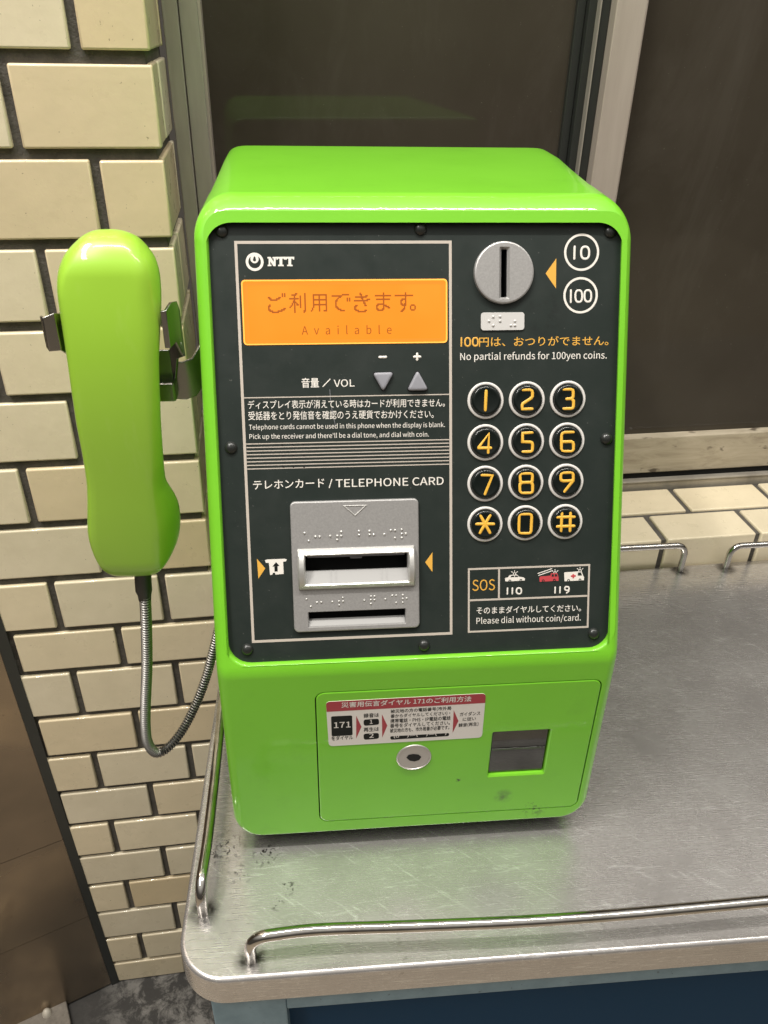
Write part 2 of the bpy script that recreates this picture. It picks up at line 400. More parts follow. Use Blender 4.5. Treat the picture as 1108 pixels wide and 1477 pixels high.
def add_text(mb, fr, s, pl, pr, hpx, n, bold=.012, spacing=1.0, ref=None):
    """pl, pr: photo pixels of the left and right end of the baseline (or bottom); hpx: height in photo pixels"""
    a = Vector(fr.px(*pl, n)).to_2d() if False else Vector((*fr.px(*pl, n), 0)); b = Vector((*fr.px(*pr, n), 0))
    c = Vector((*fr.px(pl[0], pl[1] - hpx, n), 0))
    vs, fs = text_tris(s, bold, spacing)
    x0 = min(v[0] for v in vs); x1 = max(v[0] for v in vs)
    if ref: y0, y1 = ref
    else: y0 = min(v[1] for v in vs); y1 = max(v[1] for v in vs)
    dx = (b - a) / (x1 - x0); up = Vector((0, 0, 0)) + (c - a); L = abs(up.y); up = Vector((dx.y, -dx.x, 0)).normalized() * L
    if up.y > 0: up = -up
    dy = up / (y1 - y0)
    pts = [a + dx * (x - x0) + dy * (y - y0) for x, y in vs]
    e = bold / .02 * .011 * (y1 - y0)      # weight: stacked, slightly shifted prints
    for k, (ox, oy) in enumerate(((0, 0), (e, 0), (-e, 0), (0, e), (0, -e)) if bold > 0 else ((0, 0),)):
        mb.add([fr.pt(q.x + dx.x * ox + dy.x * oy, q.y + dx.y * ox + dy.y * oy, n + k * 3e-6) for q in pts], fs)
LAT = (min(_h), max(_h))          # baseline and cap height of the default font
JP = None
def strokes(mb, fr, lines, r, n, flat=.5, seg=8, closed=()):
    """rounded raised strokes, each polyline a flattened tube on the surface"""
    for i, ln in enumerate(lines):
        cl = i in closed
        pts = [Vector((u, v, 0)) for u, v in ln]
        tmp = MB()
        if not cl:   # round the ends
            d0 = (pts[0] - pts[1]).normalized(); d1 = (pts[-1] - pts[-2]).normalized()
            P_ = [pts[0] + d0 * r * .85, pts[0] + d0 * r * .5] + pts + [pts[-1] + d1 * r * .5, pts[-1] + d1 * r * .85]
            rr = [r * .45, r * .85] + [r] * len(pts) + [r * .85, r * .45]
        else: P_, rr = pts, [r] * len(pts)
        tmp.tube(P_, rr, seg, True, cl)
        mb.add([fr.pt(v.x, v.y, n + v.z * flat + i * 1e-5) for v in tmp.v], tmp.f)

# ================================================================== SETTING
ZF = -.6546
# dark gutter strip along the wall, tan station floor beyond it
mb = MB(); mb.box(wpt, -2.5, 2.5, -.21, .02, ZF - .05, ZF); tag(mb.build('floor', m_floor), kind='structure')
mb = MB(); mb.box(wpt, -2.5, 2.5, -4.0, -.212, ZF - .05, ZF); tag(mb.build('pavement', m_floor2), kind='structure')

# ---- brick pillar on the left
pillar = thing('tiled_pillar', 'cream glazed brick pillar with dark mortar left of the green phone', 'wall', wpt(-.60, 0, ZF))
CXN = -.4945
tops = [.4604 + .0610 * k for k in range(8, 0, -1)] + [.4604, .4000, .3380, .2755, .2150, .1535, .0920, .0315, -.0290, -.0825, -.1450, -.2040]
while tops[-1] - .058 > ZF + .02: tops.append(tops[-1] - .0582)
tiles = MB()
J = .0068
for i, zt in enumerate(tops):
    zb = (tops[i + 1] + (.0078 if i < 15 else .0066)) if i + 1 < len(tops) else max(zt - .052, ZF + .002)
    k = i - 8
    full_first = (k % 2 == 0) if k < 3 else (k % 2 == 0)
    full_first = k in (0, 2) or (k not in (0, 1, 2, 3) and k % 2 == 0)
    xr = CXN; first = True; w = .0950
    while xr > -.715:
        ww = w if (not first or full_first) else .0452
        xl = max(xr - ww, -.715)
        d = random.uniform(-.0006, .0006)
        if xr - xl > .004: tiles.box(wpt, xl, xr, 0 + d, .011, zb + random.uniform(-.0004, .0004), zt + random.uniform(-.0004, .0004), random.random())
        xr -= ww + J; first = False
    # return side
    yy = .0125; first = True
    while yy < .108:
        ww = .0452 if (first and full_first) else .0950
        ye = min(yy + ww - (.0125 if first else 0), .110)
        tiles.box(lambda x, y, z: wpt(x, y, z), CXN - .011, CXN - .0008 + random.uniform(-.0004, .0004), yy, ye, zb, zt, random.random())
        yy = ye + J; first = False
tl = tiles.build('glazed_brick_facing', m_tile, pillar, bevel=.0016, bseg=3, smooth=50)
mb = MB(); mb.box(wpt, -.715, CXN - .0045, .0040, .112, ZF, 1.05); mb.build('mortar', m_mortar, pillar)

# ---- metal panel and its gasket, left of the pillar
pan = thing('steel_partition', 'brown stained stainless steel panel standing at an angle left of the brick pillar', 'partition', wpt(-.70, 0, ZF))
c20, s20 = math.cos(math.radians(20)), math.sin(math.radians(20))
def ppt(x, y, z):      # x: away from the pillar along the panel, y: out of its face
    lean = -.0160 * (z - ZF)
    return wpt(-.692 + lean, -.002, 0) + (EX * -c20 - EY * s20) * x + (EX * s20 - EY * c20) * y + Vector((0, 0, z))
seams = [ZF + .004, -.49, -.335, .25, .9]
mb = MB()
for a, b in zip(seams[:-1], seams[1:]):
    mb.box(ppt, .004, .60, -.012, 0, a + .0004, b - .0004)
mb.build('steel_sheet', m_bronze, pan)
mb = MB(); mb.box(ppt, .004, .60, -.03, -.0015, ZF + .002, .9); mb.build('seam_backing', m_gask, pan)
mb = MB(); mb.box(ppt, -.0065, .0036, -.012, .0010, ZF, .9); mb.build('gasket', m_gask, pan)
# concrete plinth with a small pale knob by the panel's foot
FG = Frame((0, 0, ZF), (1, 0, 0), (0, 1, 0), (0, 0, 1))
q0 = [FG.px(x, y) for x, y in ((97, 1447), (104, 1479), (112, 1560), (-40, 1640), (-60, 1520))]
mb = MB(); mb.prism(FG, q0, 0, .012); tag(mb.build('concrete_plinth', m_kerb, bevel=.002), 'low grey concrete plinth on the floor at the foot of the steel panel', 'plinth')
ku, kv = FG.px(68, 1462, .012)
mb = MB(); mb.dome(FG, ku, kv, .006, .009, .012, 14, 4); tag(mb.build('floor_knob', m_knob, smooth=60), 'small round pale knob on the concrete plinth', 'knob')

# ---- tiled ledge behind the counter
led = thing('tiled_ledge', 'low ledge of cream glazed tiles behind the steel counter', 'ledge', wpt(0, .05, 0))
HL = .0333; tiles = MB()
PX = .106; Lt = .0995
for i in range(-5, 9):
    x0 = -.0272 + PX * i
    if x0 + Lt < CXN or x0 > .9: continue
    tiles.box(wpt, max(x0, CXN + .002), x0 + Lt, 0, .0472, -.06, HL + random.uniform(-.0003, .0003), random.uniform(.3, 1))
    x1 = .0258 + PX * i
    if x1 + Lt > CXN + .01: tiles.box(wpt, max(x1, CXN + .002), x1 + Lt, .0530, .1010, HL - .012, HL + random.uniform(-.0003, .0003), random.uniform(.3, 1))
tiles.build('glazed_tiles', m_tile, led, bevel=.0018, bseg=3, smooth=50)
mb = MB(); mb.box(wpt, CXN, .95, .0035, .1035, ZF, HL - .0028); mb.build('mortar', m_mortar, led)

# ---- window
win = thing('window', 'dark glass window with aluminium frame and stone sill behind the phone', 'window', wpt(.1, .12, HL))
XL, XR, ZT = -.4670, .95, 1.05
mb = MB()
mb.box(wpt, CXN + .001, XR, .1045, .1165, HL - .004, HL + .0078); mb.box(wpt, CXN + .001, XR, .1035, .1075, HL + .0078, HL + .0100)
mb.build('sill_channel', m_alu, win, bevel=.0008)
mb = MB(); mb.box(wpt, CXN, XR, .117, .16, HL - .005, .0475); mb.build('shadow_gap', m_dark, win)
mb = MB(); mb.box(wpt, CXN + .001, XR, .1150, .150, .0478, .0935); mb.build('stone_sill', m_stone, win, bevel=.0012)
mb = MB()
mb.box(wpt, -.4930, -.4812, .101, .150, .0938, ZT); mb.build('jamb', m_alu, win, bevel=.0008)
mb = MB(); mb.box(wpt, -.4806, XL + .0008, .107, .150, .0938, ZT); mb.build('jamb', m_alu, win, bevel=.0008)
mb = MB(); mb.box(wpt, XL + .0008, XL + .003, .112, .150, .0938, ZT); mb.build('gasket', m_alu_w, win)
mb = MB(); mb.box(wpt, -.1252, -.0985, .1060, .150, .0938, ZT); mb.build('mullion', m_alu_w, win, bevel=.0010)
mb = MB()
mb.box(wpt, -.0985, -.0970, .1085, .150, .0938, ZT); mb.build('mullion_edge', m_alu_w, win)
mb = MB()
mb.box(wpt, -.1340, -.1256, .1180, .150, .0938, ZT); mb.box(wpt, -.1420, -.1352, .1240, .150, .0938, ZT); mb.box(wpt, -.1500, -.1424, .131, .150, .0938, ZT)
mb.build('sash_stile', m_gask, win, bevel=.0006)
mb = MB(); mb.box(wpt, -.1352, -.1340, .1165, .150, .0938, ZT); mb.build('sash_bead', m_alu, win)
mb = MB(); mb.box(wpt, XL, -.1255, .1360, .1420, .0938, ZT); mb.build('pane', m_glass, win)
mb = MB(); mb.box(wpt, -.0968, XR, .1260, .1320, .0938, ZT); mb.build('pane', m_glass, win)

# ================================================================== COUNTER
ctr = thing('steel_counter', 'stainless steel counter with rounded corner and guard rails on a blue cabinet', 'counter', (.25, 0, ZF))
XA, XB, YA, YB = -.0535, 1.15, -.1885, 0.0
TH = .0245
def back_y(x): return (wpt(0, 0, 0) + EX * ((x - .43) / math.cos(PSI))).y - .0015
rc = .030; out = []
out += [(XB, YA)] if False else []
cnr = [(XA + rc - rc * math.sin(a), YA + rc - rc * math.cos(a)) for a in [PI / 2 * k / 12 for k in range(13)]]
outline = [(XB, YA)] + cnr + [(XA + .005, back_y(XA)), (XB, back_y(XB))]
def inset_poly(pts, d):
    n = len(pts); o = []
    for i in range(n):
        a, b, c = (Vector((*pts[j], 0)) for j in ((i - 1) % n, i, (i + 1) % n))
        d1 = (b - a).normalized(); d2 = (c - b).normalized()
        n1 = Vector((d1.y, -d1.x, 0)); n2 = Vector((d2.y, -d2.x, 0)); m_ = (n1 + n2).normalized()
        k = d / max(.3, m_.dot(n1)); q = b + m_ * k; o.append((q.x, q.y))
    return o
sgn = sum(outline[i][0] * outline[(i + 1) % len(outline)][1] - outline[(i + 1) % len(outline)][0] * outline[i][1] for i in range(len(outline)))
si = 1 if sgn < 0 else -1
rr_ = .0032; rings = [[FT.pt(u, v, -TH) for u, v in outline]]
for k in range(6):
    a = PI / 2 * k / 5
    q = inset_poly(outline, si * rr_ * (1 - math.cos(a))) if k else outline
    rings.append([FT.pt(u, v, -rr_ + rr_ * math.sin(a)) for u, v in q])
mb = MB(); mb.ring_loft(rings, cap1=True, cap0=True); mb.build('counter_top', m_top, ctr, smooth=35, wn=True)
# cabinet
mb = MB(); ycab = -.1860
zt_ = FY(ycab).px(600, 1441)[1]
xs = FY(ycab).px(414, 1455)[0]
mb.box(lambda x, y, z: Vector((x, y, z)), -.0345, xs, ycab, .16, ZF + .02, -TH - .0004)
mb.box(lambda x, y, z: Vector((x, y, z)), xs, 1.1, ycab, ycab + .012, zt_, -TH - .0006)
mb.build('cabinet_frame', m_blue, ctr, bevel=.001)
mb = MB(); mb.box(lambda x, y, z: Vector((x, y, z)), xs - .001, 1.1, ycab + .0125, ycab + .016, ZF + .03, -TH - .002); mb.build('cabinet_panel', m_navy, ctr)
# guard rails
ZR = .0235; RR = .0036
def smooth_path(pts, n=10):
    P_ = [Vector(p_) for p_ in pts]; out = []
    for i in range(len(P_) - 1):
        p0, p1, p2, p3 = P_[max(i - 1, 0)], P_[i], P_[i + 1], P_[min(i + 2, len(P_) - 1)]
        for k in range(n):
            t_ = k / n
            out.append(.5 * ((2 * p1) + (p2 - p0) * t_ + (2 * p0 - 5 * p1 + 4 * p2 - p3) * t_ ** 2 + (3 * p1 - p0 - 3 * p2 + p3) * t_ ** 3))
    return out + [P_[-1]]
def rail(p0, run, end=None, bend=.012):
    """p0 foot on the counter, run: top points, end: second foot"""
    pts = []
    def arc(foot, nxt):
        d = Vector((nxt.x - foot.x, nxt.y - foot.y, 0)).normalized(); o = []
        o.append(Vector((foot.x, foot.y, -.002))); o.append(Vector((foot.x, foot.y, ZR - bend)))
        for k in range(1, 9):
            a = PI / 2 * k / 8
            o.append(Vector((foot.x, foot.y, ZR - bend)) + d * bend * (1 - math.cos(a)) + Vector((0, 0, bend * math.sin(a))))
        return o
    pts += arc(p0, run[0])
    top = smooth_path([pts[-1]] + run + ([] if end is None else [Vector((end.x, end.y, ZR)) + (run[-1] - Vector((end.x, end.y, ZR))).normalized() * bend]))
    pts += top[1:]
    if end is not None: pts += arc(end, run[-1])[::-1][1:]
    m_ = MB(); m_.tube(pts, RR, 14); return m_.build('guard_rail', m_steel, ctr, smooth=60)
def top_px(x, y): u, v = FT.px(x, y, ZR); return Vector((u, v, ZR))
def foot_px(x, y): u, v = FT.px(x, y); return Vector((u, v, 0))
r1 = [top_px(*q) for q in ((460, 1341), (600, 1336), (760, 1329), (900, 1319), (1000, 1310), (1108, 1300))]
d = (r1[-1] - r1[-2]).normalized()
rail(foot_px(362.8, 1384), r1 + [r1[-1] + d * .12, r1[-1] + d * .3])
r2 = [top_px(*q) for q in ((296.5, 1210), (309, 1129), (317, 1054), (321, 1012))]
r2[0].x = r2[1].x
f2 = foot_px(293.6, 1317)
rail(f2, r2 + [r2[-1] + Vector((.001, .06, 0)), ], Vector((r2[-1].x + .002, .17, 0)))
def back_px(x, y, yy):
    f = Frame(WO + EY * yy, EX, (0, 0, 1), -EY); u, v = f.px(x, y); return f.pt(u, v)
def back_rail(foot, yy, t0, t1, ext):
    fu = foot_px(*foot); fu = wpt((fu - WO).dot(EX), yy, 0)
    a = back_px(*t0, yy); b = back_px(*t1, yy); d = (b - a).normalized(); zt = a.z; bend = .011
    pts = [Vector((fu.x, fu.y, -.002)), Vector((fu.x, fu.y, zt - bend))]
    dd = Vector((d.x, d.y, 0)).normalized()
    for k in range(1, 9):
        q = PI / 2 * k / 8; pts.append(Vector((fu.x, fu.y, zt - bend)) + dd * bend * (1 - math.cos(q)) + Vector((0, 0, bend * math.sin(q))))
    pts += [b, b + dd * ext]
    m_ = MB(); m_.tube(pts, RR * .92, 14); m_.build('guard_rail', m_steel, ctr, smooth=60)
back_rail((980.5, 823), -.0112, (962, 788), (906, 790.5), .33)
back_rail((1046.5, 820.5), -.0131, (1070, 787), (1107, 785), .3)

# ================================================================== PAY PHONE
ph = thing('pay_phone', 'bright green public card telephone with black control panel and lit orange display', 'pay phone', (.1, .04, 0))
X0, X1 = -.0225, .2220
ZB, ZTOP, YBK = .0145, .4080, .214
RIMO = .004
sA, cA = math.sin(A), math.cos(A)
ZFD = fold.z
def yU(z): v = (PANEL_O.z + RIMO * sA - z) / cA; return -sA * v - RIMO * cA
def yL(z): return fold.y + math.sin(B) * (ZFD - z) / math.cos(B)
FB = .0042
def yF(z):
    if z >= ZFD + FB: return yU(z)
    if z <= ZFD - FB: return yL(z)
    t_ = (z - (ZFD - FB)) / (2 * FB); p0, p1, p2 = yL(ZFD - FB), yL(ZFD), yU(ZFD + FB)
    return p0 * (1 - t_) ** 2 + p1 * 2 * t_ * (1 - t_) + p2 * t_ ** 2
RT, RB = .0215, .020
zs = [ZFD + FB * k for k in (1, .66, .33, 0, -.33, -.66, -1)]
def body_outline():
    pts = []   # (x, z, nx, nz) counter-clockwise from the right side top going over the top to the left, down, bottom, up
    def arc(cx_, cz_, r, a0, a1, n):
        for k in range(n + 1):
            a = math.radians(a0 + (a1 - a0) * k / n); pts.append((cx_ + r * math.cos(a), cz_ + r * math.sin(a), math.cos(a), math.sin(a)))
    arc(X1 - RT, ZTOP - RT, RT, 0, 90, 14)
    arc(X0 + RT, ZTOP - RT, RT, 90, 180, 14)
    for z in [.34, .25] + zs + [.12, .07]: pts.append((X0, z, -1, 0))
    arc(X0 + RB, ZB + RB, RB, 180, 270, 10)
    arc(X1 - RB, ZB + RB, RB, 270, 360, 10)
    for z in [.07, .12] + zs[::-1] + [.25, .34]: pts.append((X1, z, 1, 0))
    return pts
OUT = body_outline()
def r_at(z, nz):
    base = .0072
    if nz > .0: return base + (.0125 - base) * nz
    return base + (.0022 - base) * (-nz)
def slope_top(y): return -.002 * max(0, y) / .21          # top falls slightly to the back
mb = MB()
rings = []
def ring_front(phi):
    o = []
    for x, z, nx, nz in OUT:
        r = r_at(z, nz); ins = r * (1 - math.cos(phi)); dep = r * (1 - math.sin(phi))
        xi, zi = x - nx * ins, z - nz * ins
        o.append(Vector((xi, yF(zi) + dep, zi)))
    return o
fr_rings = [ring_front(PI / 2 * k / 8) for k in range(9)]
inner = fr_rings[-1]
YS = .060
def ring_back(y, ins, follow=False):
    o = []
    for x, z, nx, nz in OUT:
        f = (z - ZB) / (ZTOP - ZB); g = min(1, max(0, (y - .03) / .15))
        if nz > 1e-6 and abs(nx) > 1e-6:      # the rear corners are tighter than the front ones
            e = 1 - .42 * g; sg = 1 if nx > 0 else -1
            x = (X1 - RT if nx > 0 else X0 + RT) + sg * RT * abs(nx) ** e; z = ZTOP - RT + RT * nz ** e
        zz = z - nz * ins
        yy = y if not follow else y + .010 - .060 * (1 - f)
        if nz > 0: zz += slope_top(yy) * nz
        o.append(Vector((x - nx * ins + .0115 * g * (x - X0) / (X1 - X0), max(yy, yF(z) + .02), zz)))
    return o
back = [ring_back(.2160, .006, True), ring_back(.2152, .0028, True), ring_back(.213, .001, True), ring_back(.209, 0.0004, True), ring_back(.17, .0004, True), ring_back(.12, .0004, True),
        ring_back(YS + .0012, .0004), ring_back(YS + .0006, .0009), ring_back(YS, .0009), ring_back(YS - .0006, 0)]
mb.ring_loft(back + fr_rings, cap0=True)
# front faces
ntop = [p_ for p_, (x, z, nx, nz) in zip(inner, OUT) if z >= ZFD + FB - 1e-7]
nlow = [p_ for p_, (x, z, nx, nz) in zip(inner, OUT) if z <= ZFD - FB + 1e-7]
def to2(fr, p_): q = p_ - fr.o; return (q.dot(fr.U), q.dot(fr.V))
PU0, PU1, PV0, PV1, PR, PT = -.0144, .2158, -.0128, .2390, .0130, .0095
hole0 = rrect(PU0 - .0022, PU1 + .0022, PV0 - .0030, PV1 + .0022, PR + .0022, 8, PT + .0022)
mb.holed(FP, [to2(FP, p_) for p_ in ntop], [hole0], RIMO)
hr = []
for k in range(6):
    a = PI / 2 * k / 5; i_ = .0022 * math.sin(a); dn = .0030 * (1 - math.cos(a))
    hr.append([FP.pt(u, v, RIMO - dn) for u, v in rrect(PU0 - .0022 + i_, PU1 + .0022 - i_, PV0 - .0030 + i_ * 1.36, PV1 + .0022 - i_, PR + .0022 - i_, 8, PT + .0022 - i_)])
hr.append([FP.pt(u, v, -.003) for u, v in rrect(PU0, PU1, PV0, PV1, PR, 8, PT)])
mb.ring_loft(hr)
# door opening in the lower face
dq = [FL.px(*q) for q in ((455.9, 999.7), (868.9, 980.7), (831.2, 1160.6), (461.8, 1186.4))]
DU0, DU1 = (dq[0][0] + dq[3][0]) / 2, (dq[1][0] + dq[2][0]) / 2; DV0, DV1 = (dq[0][1] + dq[1][1]) / 2, (dq[2][1] + dq[3][1]) / 2
G = .0007; DR = .0055
dh = rrect(DU0 - G, DU1 + G, DV0 - G, DV1 + G, DR + G, 6)
mb.holed(FL, [to2(FL, p_) for p_ in nlow], [dh], 0.0)
mb.ring_loft([[FL.pt(u, v, 0) for u, v in dh], [FL.pt(u, v, -.004) for u, v in dh]])
# crease strip
L_, R_ = [], []
for z in zs:
    r = r_at(z, 0); L_.append(Vector((X0 + r, yF(z), z))); R_.append(Vector((X1 - r, yF(z), z)))
mb.ring_loft([L_, R_], closed=False)
body = mb
tmp = bmesh.new()
for v in mb.v: tmp.verts.new(v)
tmp.verts.ensure_lookup_table()
for f in mb.f:
    try: tmp.faces.new([tmp.verts[i] for i in f])
    except ValueError: pass
bmesh.ops.remove_doubles(tmp, verts=tmp.verts[:], dist=2e-6)
bmesh.ops.recalc_face_normals(tmp, faces=tmp.faces[:])
tmp.verts.index_update()
mb = MB(); mb.add([v.co.copy() for v in tmp.verts], [[v.index for v in f.verts] for f in tmp.faces]); tmp.free()
mb.build('housing', m_green, ph, smooth=38, wn=True, fixn=False)
# base under the housing
mb = MB(); mb.box(lambda x, y, z: Vector((x, y, z)), -.004, .204, -.070, .165, 0.0, ZB + .002); mb.build('base_plate', m_dark, ph, bevel=.002)
mb = MB(); mb.box(lambda x, y, z: Vector((x, y, z)), -.012, .212, -.094, .140, ZB - .0006, ZB + .003); mb.build('underside_shade', m_dark, ph)  # black sheet added below the housing to carry the contact shade

# ---- dark front panel
ZD = zoomer(320, 310, 3.166, FP)             # display / left part
ZRt = zoomer(640, 310, 3.957, FP)            # right part
ZC = zoomer(340, 640, 3.259, FP)             # card part
ZE = zoomer(640, 780, 3.957, FP)             # emergency box
ZK = zoomer(410, 710, 5.276, FP)             # card reader
ZV = zoomer(350, 490, 3.574, FP)             # volume part
def quadrect(z, pts):                        # mean axis aligned rectangle of four points
    q = [z(*p_) for p_ in pts]
    return ((q[0][0] + q[3][0]) / 2, (q[1][0] + q[2][0]) / 2, (q[0][1] + q[1][1]) / 2, (q[2][1] + q[3][1]) / 2)
d0 = quadrect(ZD, ((90, 300), (1025, 295), (1025, 580), (103, 592)))
c0 = quadrect(ZK, ((45, 72), (1018, 42), (1030, 1022), (75, 1062)))
cu, cv = .1481, .0168; CR = .0170
disp_hole = rrect(*d0, .0018, 4)
card_hole = rrect(c0[0] + .002, c0[1] - .002, c0[2] + .002, c0[3] - .002, .003, 4)
coin_hole = circle(cu, cv, CR - .002, 40)
panel_o = rrect(PU0 - .0012, PU1 + .0012, PV0 - .0012, PV1 + .0012, PR + .001, 8, PT + .001)
mb = MB(); mb.holed(FP, panel_o, [disp_hole, card_hole, coin_hole], 0.0)
mb.ring_loft([[FP.pt(u, v, 0) for u, v in disp_hole], [FP.pt(u, v, -.0026) for u, v in disp_hole]])
fp = mb.build('front_panel', m_panel, ph, smooth=30)
# screws
mb_list = ((319.3, 332.5), (606.7, 329.5), (881, 333.5), (333, 646), (875.5, 633), (356.5, 937.5), (612, 931.5), (857, 914.5))
for q in mb_list:
    u, v = FP.px(*q, .001); mb = MB(); mb.dome(FP, u, v, .0036, .0026, 0.0, 18, 5)
    mb.build('screw', m_screw, fp, smooth=60)
# ---- printed frame lines
NP = .00012
def rect_frame(mb, r, w):
    u0, u1, v0, v1 = r
    mb.frame_ring(FP, [(u0, v0), (u1, v0), (u1, v1), (u0, v1)], [(u0 + w, v0 + w), (u1 - w, v0 + w), (u1 - w, v1 - w), (u0 + w, v1 - w)], 0, NP)
FR = (-.0008, .1188, -.0008, .2270); LW = .00155
mb = MB(); rect_frame(mb, FR, LW)
vd = FP.px(500, 571.3)[1]
def hline(mb, u0, u1, v, w, n=NP): mb.prism(FP, [(u0, v - w / 2), (u1, v - w / 2), (u1, v + w / 2), (u0, v + w / 2)], 0, n)
hline(mb, FR[0] + LW + .0001, FR[1] - LW - .0001, vd, .0006)
vl0 = FP.px(500, 637.3)[1]; vl1 = FP.px(500, 673.0)[1]
for k in range(8): hline(mb, FR[0] + LW + .0001, FR[1] - LW - .0001, vl0 + (vl1 - vl0) * k / 7, .00058)
e0 = quadrect(ZE, ((137, 157), (835, 133), (828, 498), (140, 523))); EW = .0011
rect_frame(mb, e0, EW)
ve_ = (ZE(145, 336)[1] + ZE(825, 318)[1]) / 2; ux = ZE(316, 245)[0]
hline(mb, e0[0] + EW + .0001, e0[1] - EW - .0001, ve_, EW)
mb.prism(FP, [(ux - EW / 2, e0[2] + EW + .0001), (ux + EW / 2, e0[2] + EW + .0001), (ux + EW / 2, ve_ - EW / 2 - .0001), (ux - EW / 2, ve_ - EW / 2 - .0001)], 0, NP)
mb.build('printed_border', m_cream, fp)
# speaker holes
mb = MB()
for yy, xo in ((541, 0), (598, 3), (656, 4)):
    for k in range(3):
        u, v = ZV(205 + xo + 54 * k, yy); mb.prism(FP, circle(u, v, .00055, 10), NP, NP + .00003)
mb.build('speaker_hole', m_dark, fp)
# ---- logo and lettering
mb = MB()
def ring2(mb, fr, u, v, ro, ri, n, seg=40): mb.frame_ring(fr, circle(u, v, ro, seg), circle(u, v, ri, seg), 0, n)
lu, lv = FP.px(367.4, 377.6); k_ = (FP.px(380, 377.6)[0] - lu) / 12.6
ring2(mb, FP, lu, lv, 12.9 * k_, 9.1 * k_, NP)
iu, iv = FP.px(367.2, 373.6)
drop_o = [(iu + 5.9 * k_ * math.cos(a), iv + 5.9 * k_ * math.sin(a) * (1 if math.sin(a) > 0 else 1.25)) for a in [2 * PI * j / 32 for j in range(32)]]
drop_i = [(iu + 2.4 * k_ * math.cos(a) * (1 if math.sin(a) > 0 else .75), iv + .6 * k_ + 2.7 * k_ * math.sin(a) * (1 if math.sin(a) > 0 else 1.6)) for a in [2 * PI * j / 32 for j in range(32)]]
mb.frame_ring(FP, drop_o, drop_i, 0, NP * 1.5)
# slab letters N T T
ZN = zoomer(340, 330, 6.925, FP)
def poly(mb, z, pts, fr=FP, n=NP, n0=0.0): mb.prism(fr, [z(*p_) for p_ in pts], n0, n)
Tt = lambda x: [(x, 280), (x + 88, 279), (x + 88, 308), (x + 76, 308), (x + 72, 298), (x + 58, 298), (x + 58, 358), (x + 72, 359), (x + 72, 373), (x + 16, 373), (x + 16, 359), (x + 30, 358), (x + 30, 298), (x + 16, 298), (x + 12, 309), (x, 309)]
poly(mb, ZN, Tt(408)); poly(mb, ZN, [(x + .0, y) for x, y in Tt(497)])
poly(mb, ZN, [(318, 281), (350, 281), (380, 330), (380, 296), (368, 296), (368, 281), (408, 281), (408, 296), (400, 296), (400, 373), (376, 373), (346, 324), (346, 358), (358, 358), (358, 373), (320, 373), (320, 358), (330, 358), (330, 296), (318, 296)])
mb.build('maker_emblem', m_white, fp)
def printed(name, m, s, pl, pr, h, bold=.012, fr=FP, parent=fp, n=NP, ref=None, spacing=1.0):
    mb = MB(); add_text(mb, fr, s, pl, pr, h, n, bold, spacing, ref); return mb.build(name, m, parent, fixn=False)
printed('printed_text', m_white, '音量', (435.3, 559.2), (460.2, 558.8), 14, .022)
printed('printed_text', m_white, 'VOL', (481.8, 558), (511.5, 557.2), 10.2, .012, ref=LAT)
mb = MB(); strokes(mb, FP, [[FP.px(466, 557.5), FP.px(476.2, 547)]], .0003, .00002); 
mb.build('printed_slash', m_white, fp)
printed('printed_text', m_white, 'ディスプレイ表示が消えている時はカードが利用できません。', (357.9, 590), (641.8, 586.6), 12.3, .009)
printed('printed_text', m_white, '受話器をとり発信音を確認のうえ硬貨でおかけください。', (358.5, 606), (625.6, 603.0), 12.5, .009)
printed('printed_text', m_white, 'Telephone cards cannot be used in this phone when the display is blank.', (359.2, 619.6), (641.8, 615.8), 6.8, .006, ref=LAT)
printed('printed_text', m_white, "Pick up the receiver and there'll be a dial tone, and dial with coin.", (359.9, 633.2), (618.8, 629.6), 6.8, .006, ref=LAT)
printed('printed_text', m_white, 'テレホンカード', (365.5, 706.0), (468, 702.6), 12.5, .018)
printed('printed_text', m_white, 'TELEPHONE CARD', (484.5, 702.8), (640, 699.0), 11.2, .016, ref=LAT)
mb = MB(); strokes(mb, FP, [[FP.px(475, 703.5), FP.px(478.8, 691.5)]], .0003, .00002); mb.build('printed_slash', m_white, fp)
printed('printed_text', m_orange, '円は、おつりがでません。', (691.2, 500), (877.5, 498), 14.0, .014)
printed('printed_text', m_white, 'No partial refunds for 100yen coins.', (664, 519.3), (875.2, 517), 10, .008, ref=LAT)
printed('printed_text', m_orange, 'SOS', (681.5, 852.2), (714, 851), 15.5, .0, ref=LAT)
printed('printed_text', m_white, 'そのままダイヤルしてください。', (687.5, 885.8), (838, 881.6), 10.2, .016)
printed('printed_text', m_white, 'Please dial without coin/card.', (687.3, 899.9), (837.8, 894.9), 8.6, .006, ref=LAT)
# bar-and-oval numbers
def oval(z, x0, x1, y0, y1, n=28):
    cx_, cy_, a, b = (x0 + x1) / 2, (y0 + y1) / 2, (x1 - x0) / 2, (y1 - y0) / 2
    return [z(cx_ + a * (1 if math.cos(t_) > 0 else -1) * abs(math.cos(t_)) ** .8, cy_ + b * (1 if math.sin(t_) > 0 else -1) * abs(math.sin(t_)) ** .8) for t_ in [2 * PI * k / n for k in range(n)]]
mb = MB()
strokes(mb, FP, [[ZRt(748, 180), ZRt(746, 250)], oval(ZRt, 785, 831, 181, 250)], .00060, .00002, .2, closed=(1,))
strokes(mb, FP, [[ZRt(727, 430), ZRt(726, 498)], oval(ZRt, 752, 791, 430, 497), oval(ZRt, 804, 843, 429, 495)], .00055, .00002, .2, closed=(1, 2))
for c_, ro in (((839.1, 363.8), .01015), ((837.6, 425.9), .01005)):
    u, v = FP.px(*c_); ring2(mb, FP, u, v, ro, ro - .00125, NP, 56)
mb.build('coin_value_mark', m_white, fp, smooth=60)
mb = MB()
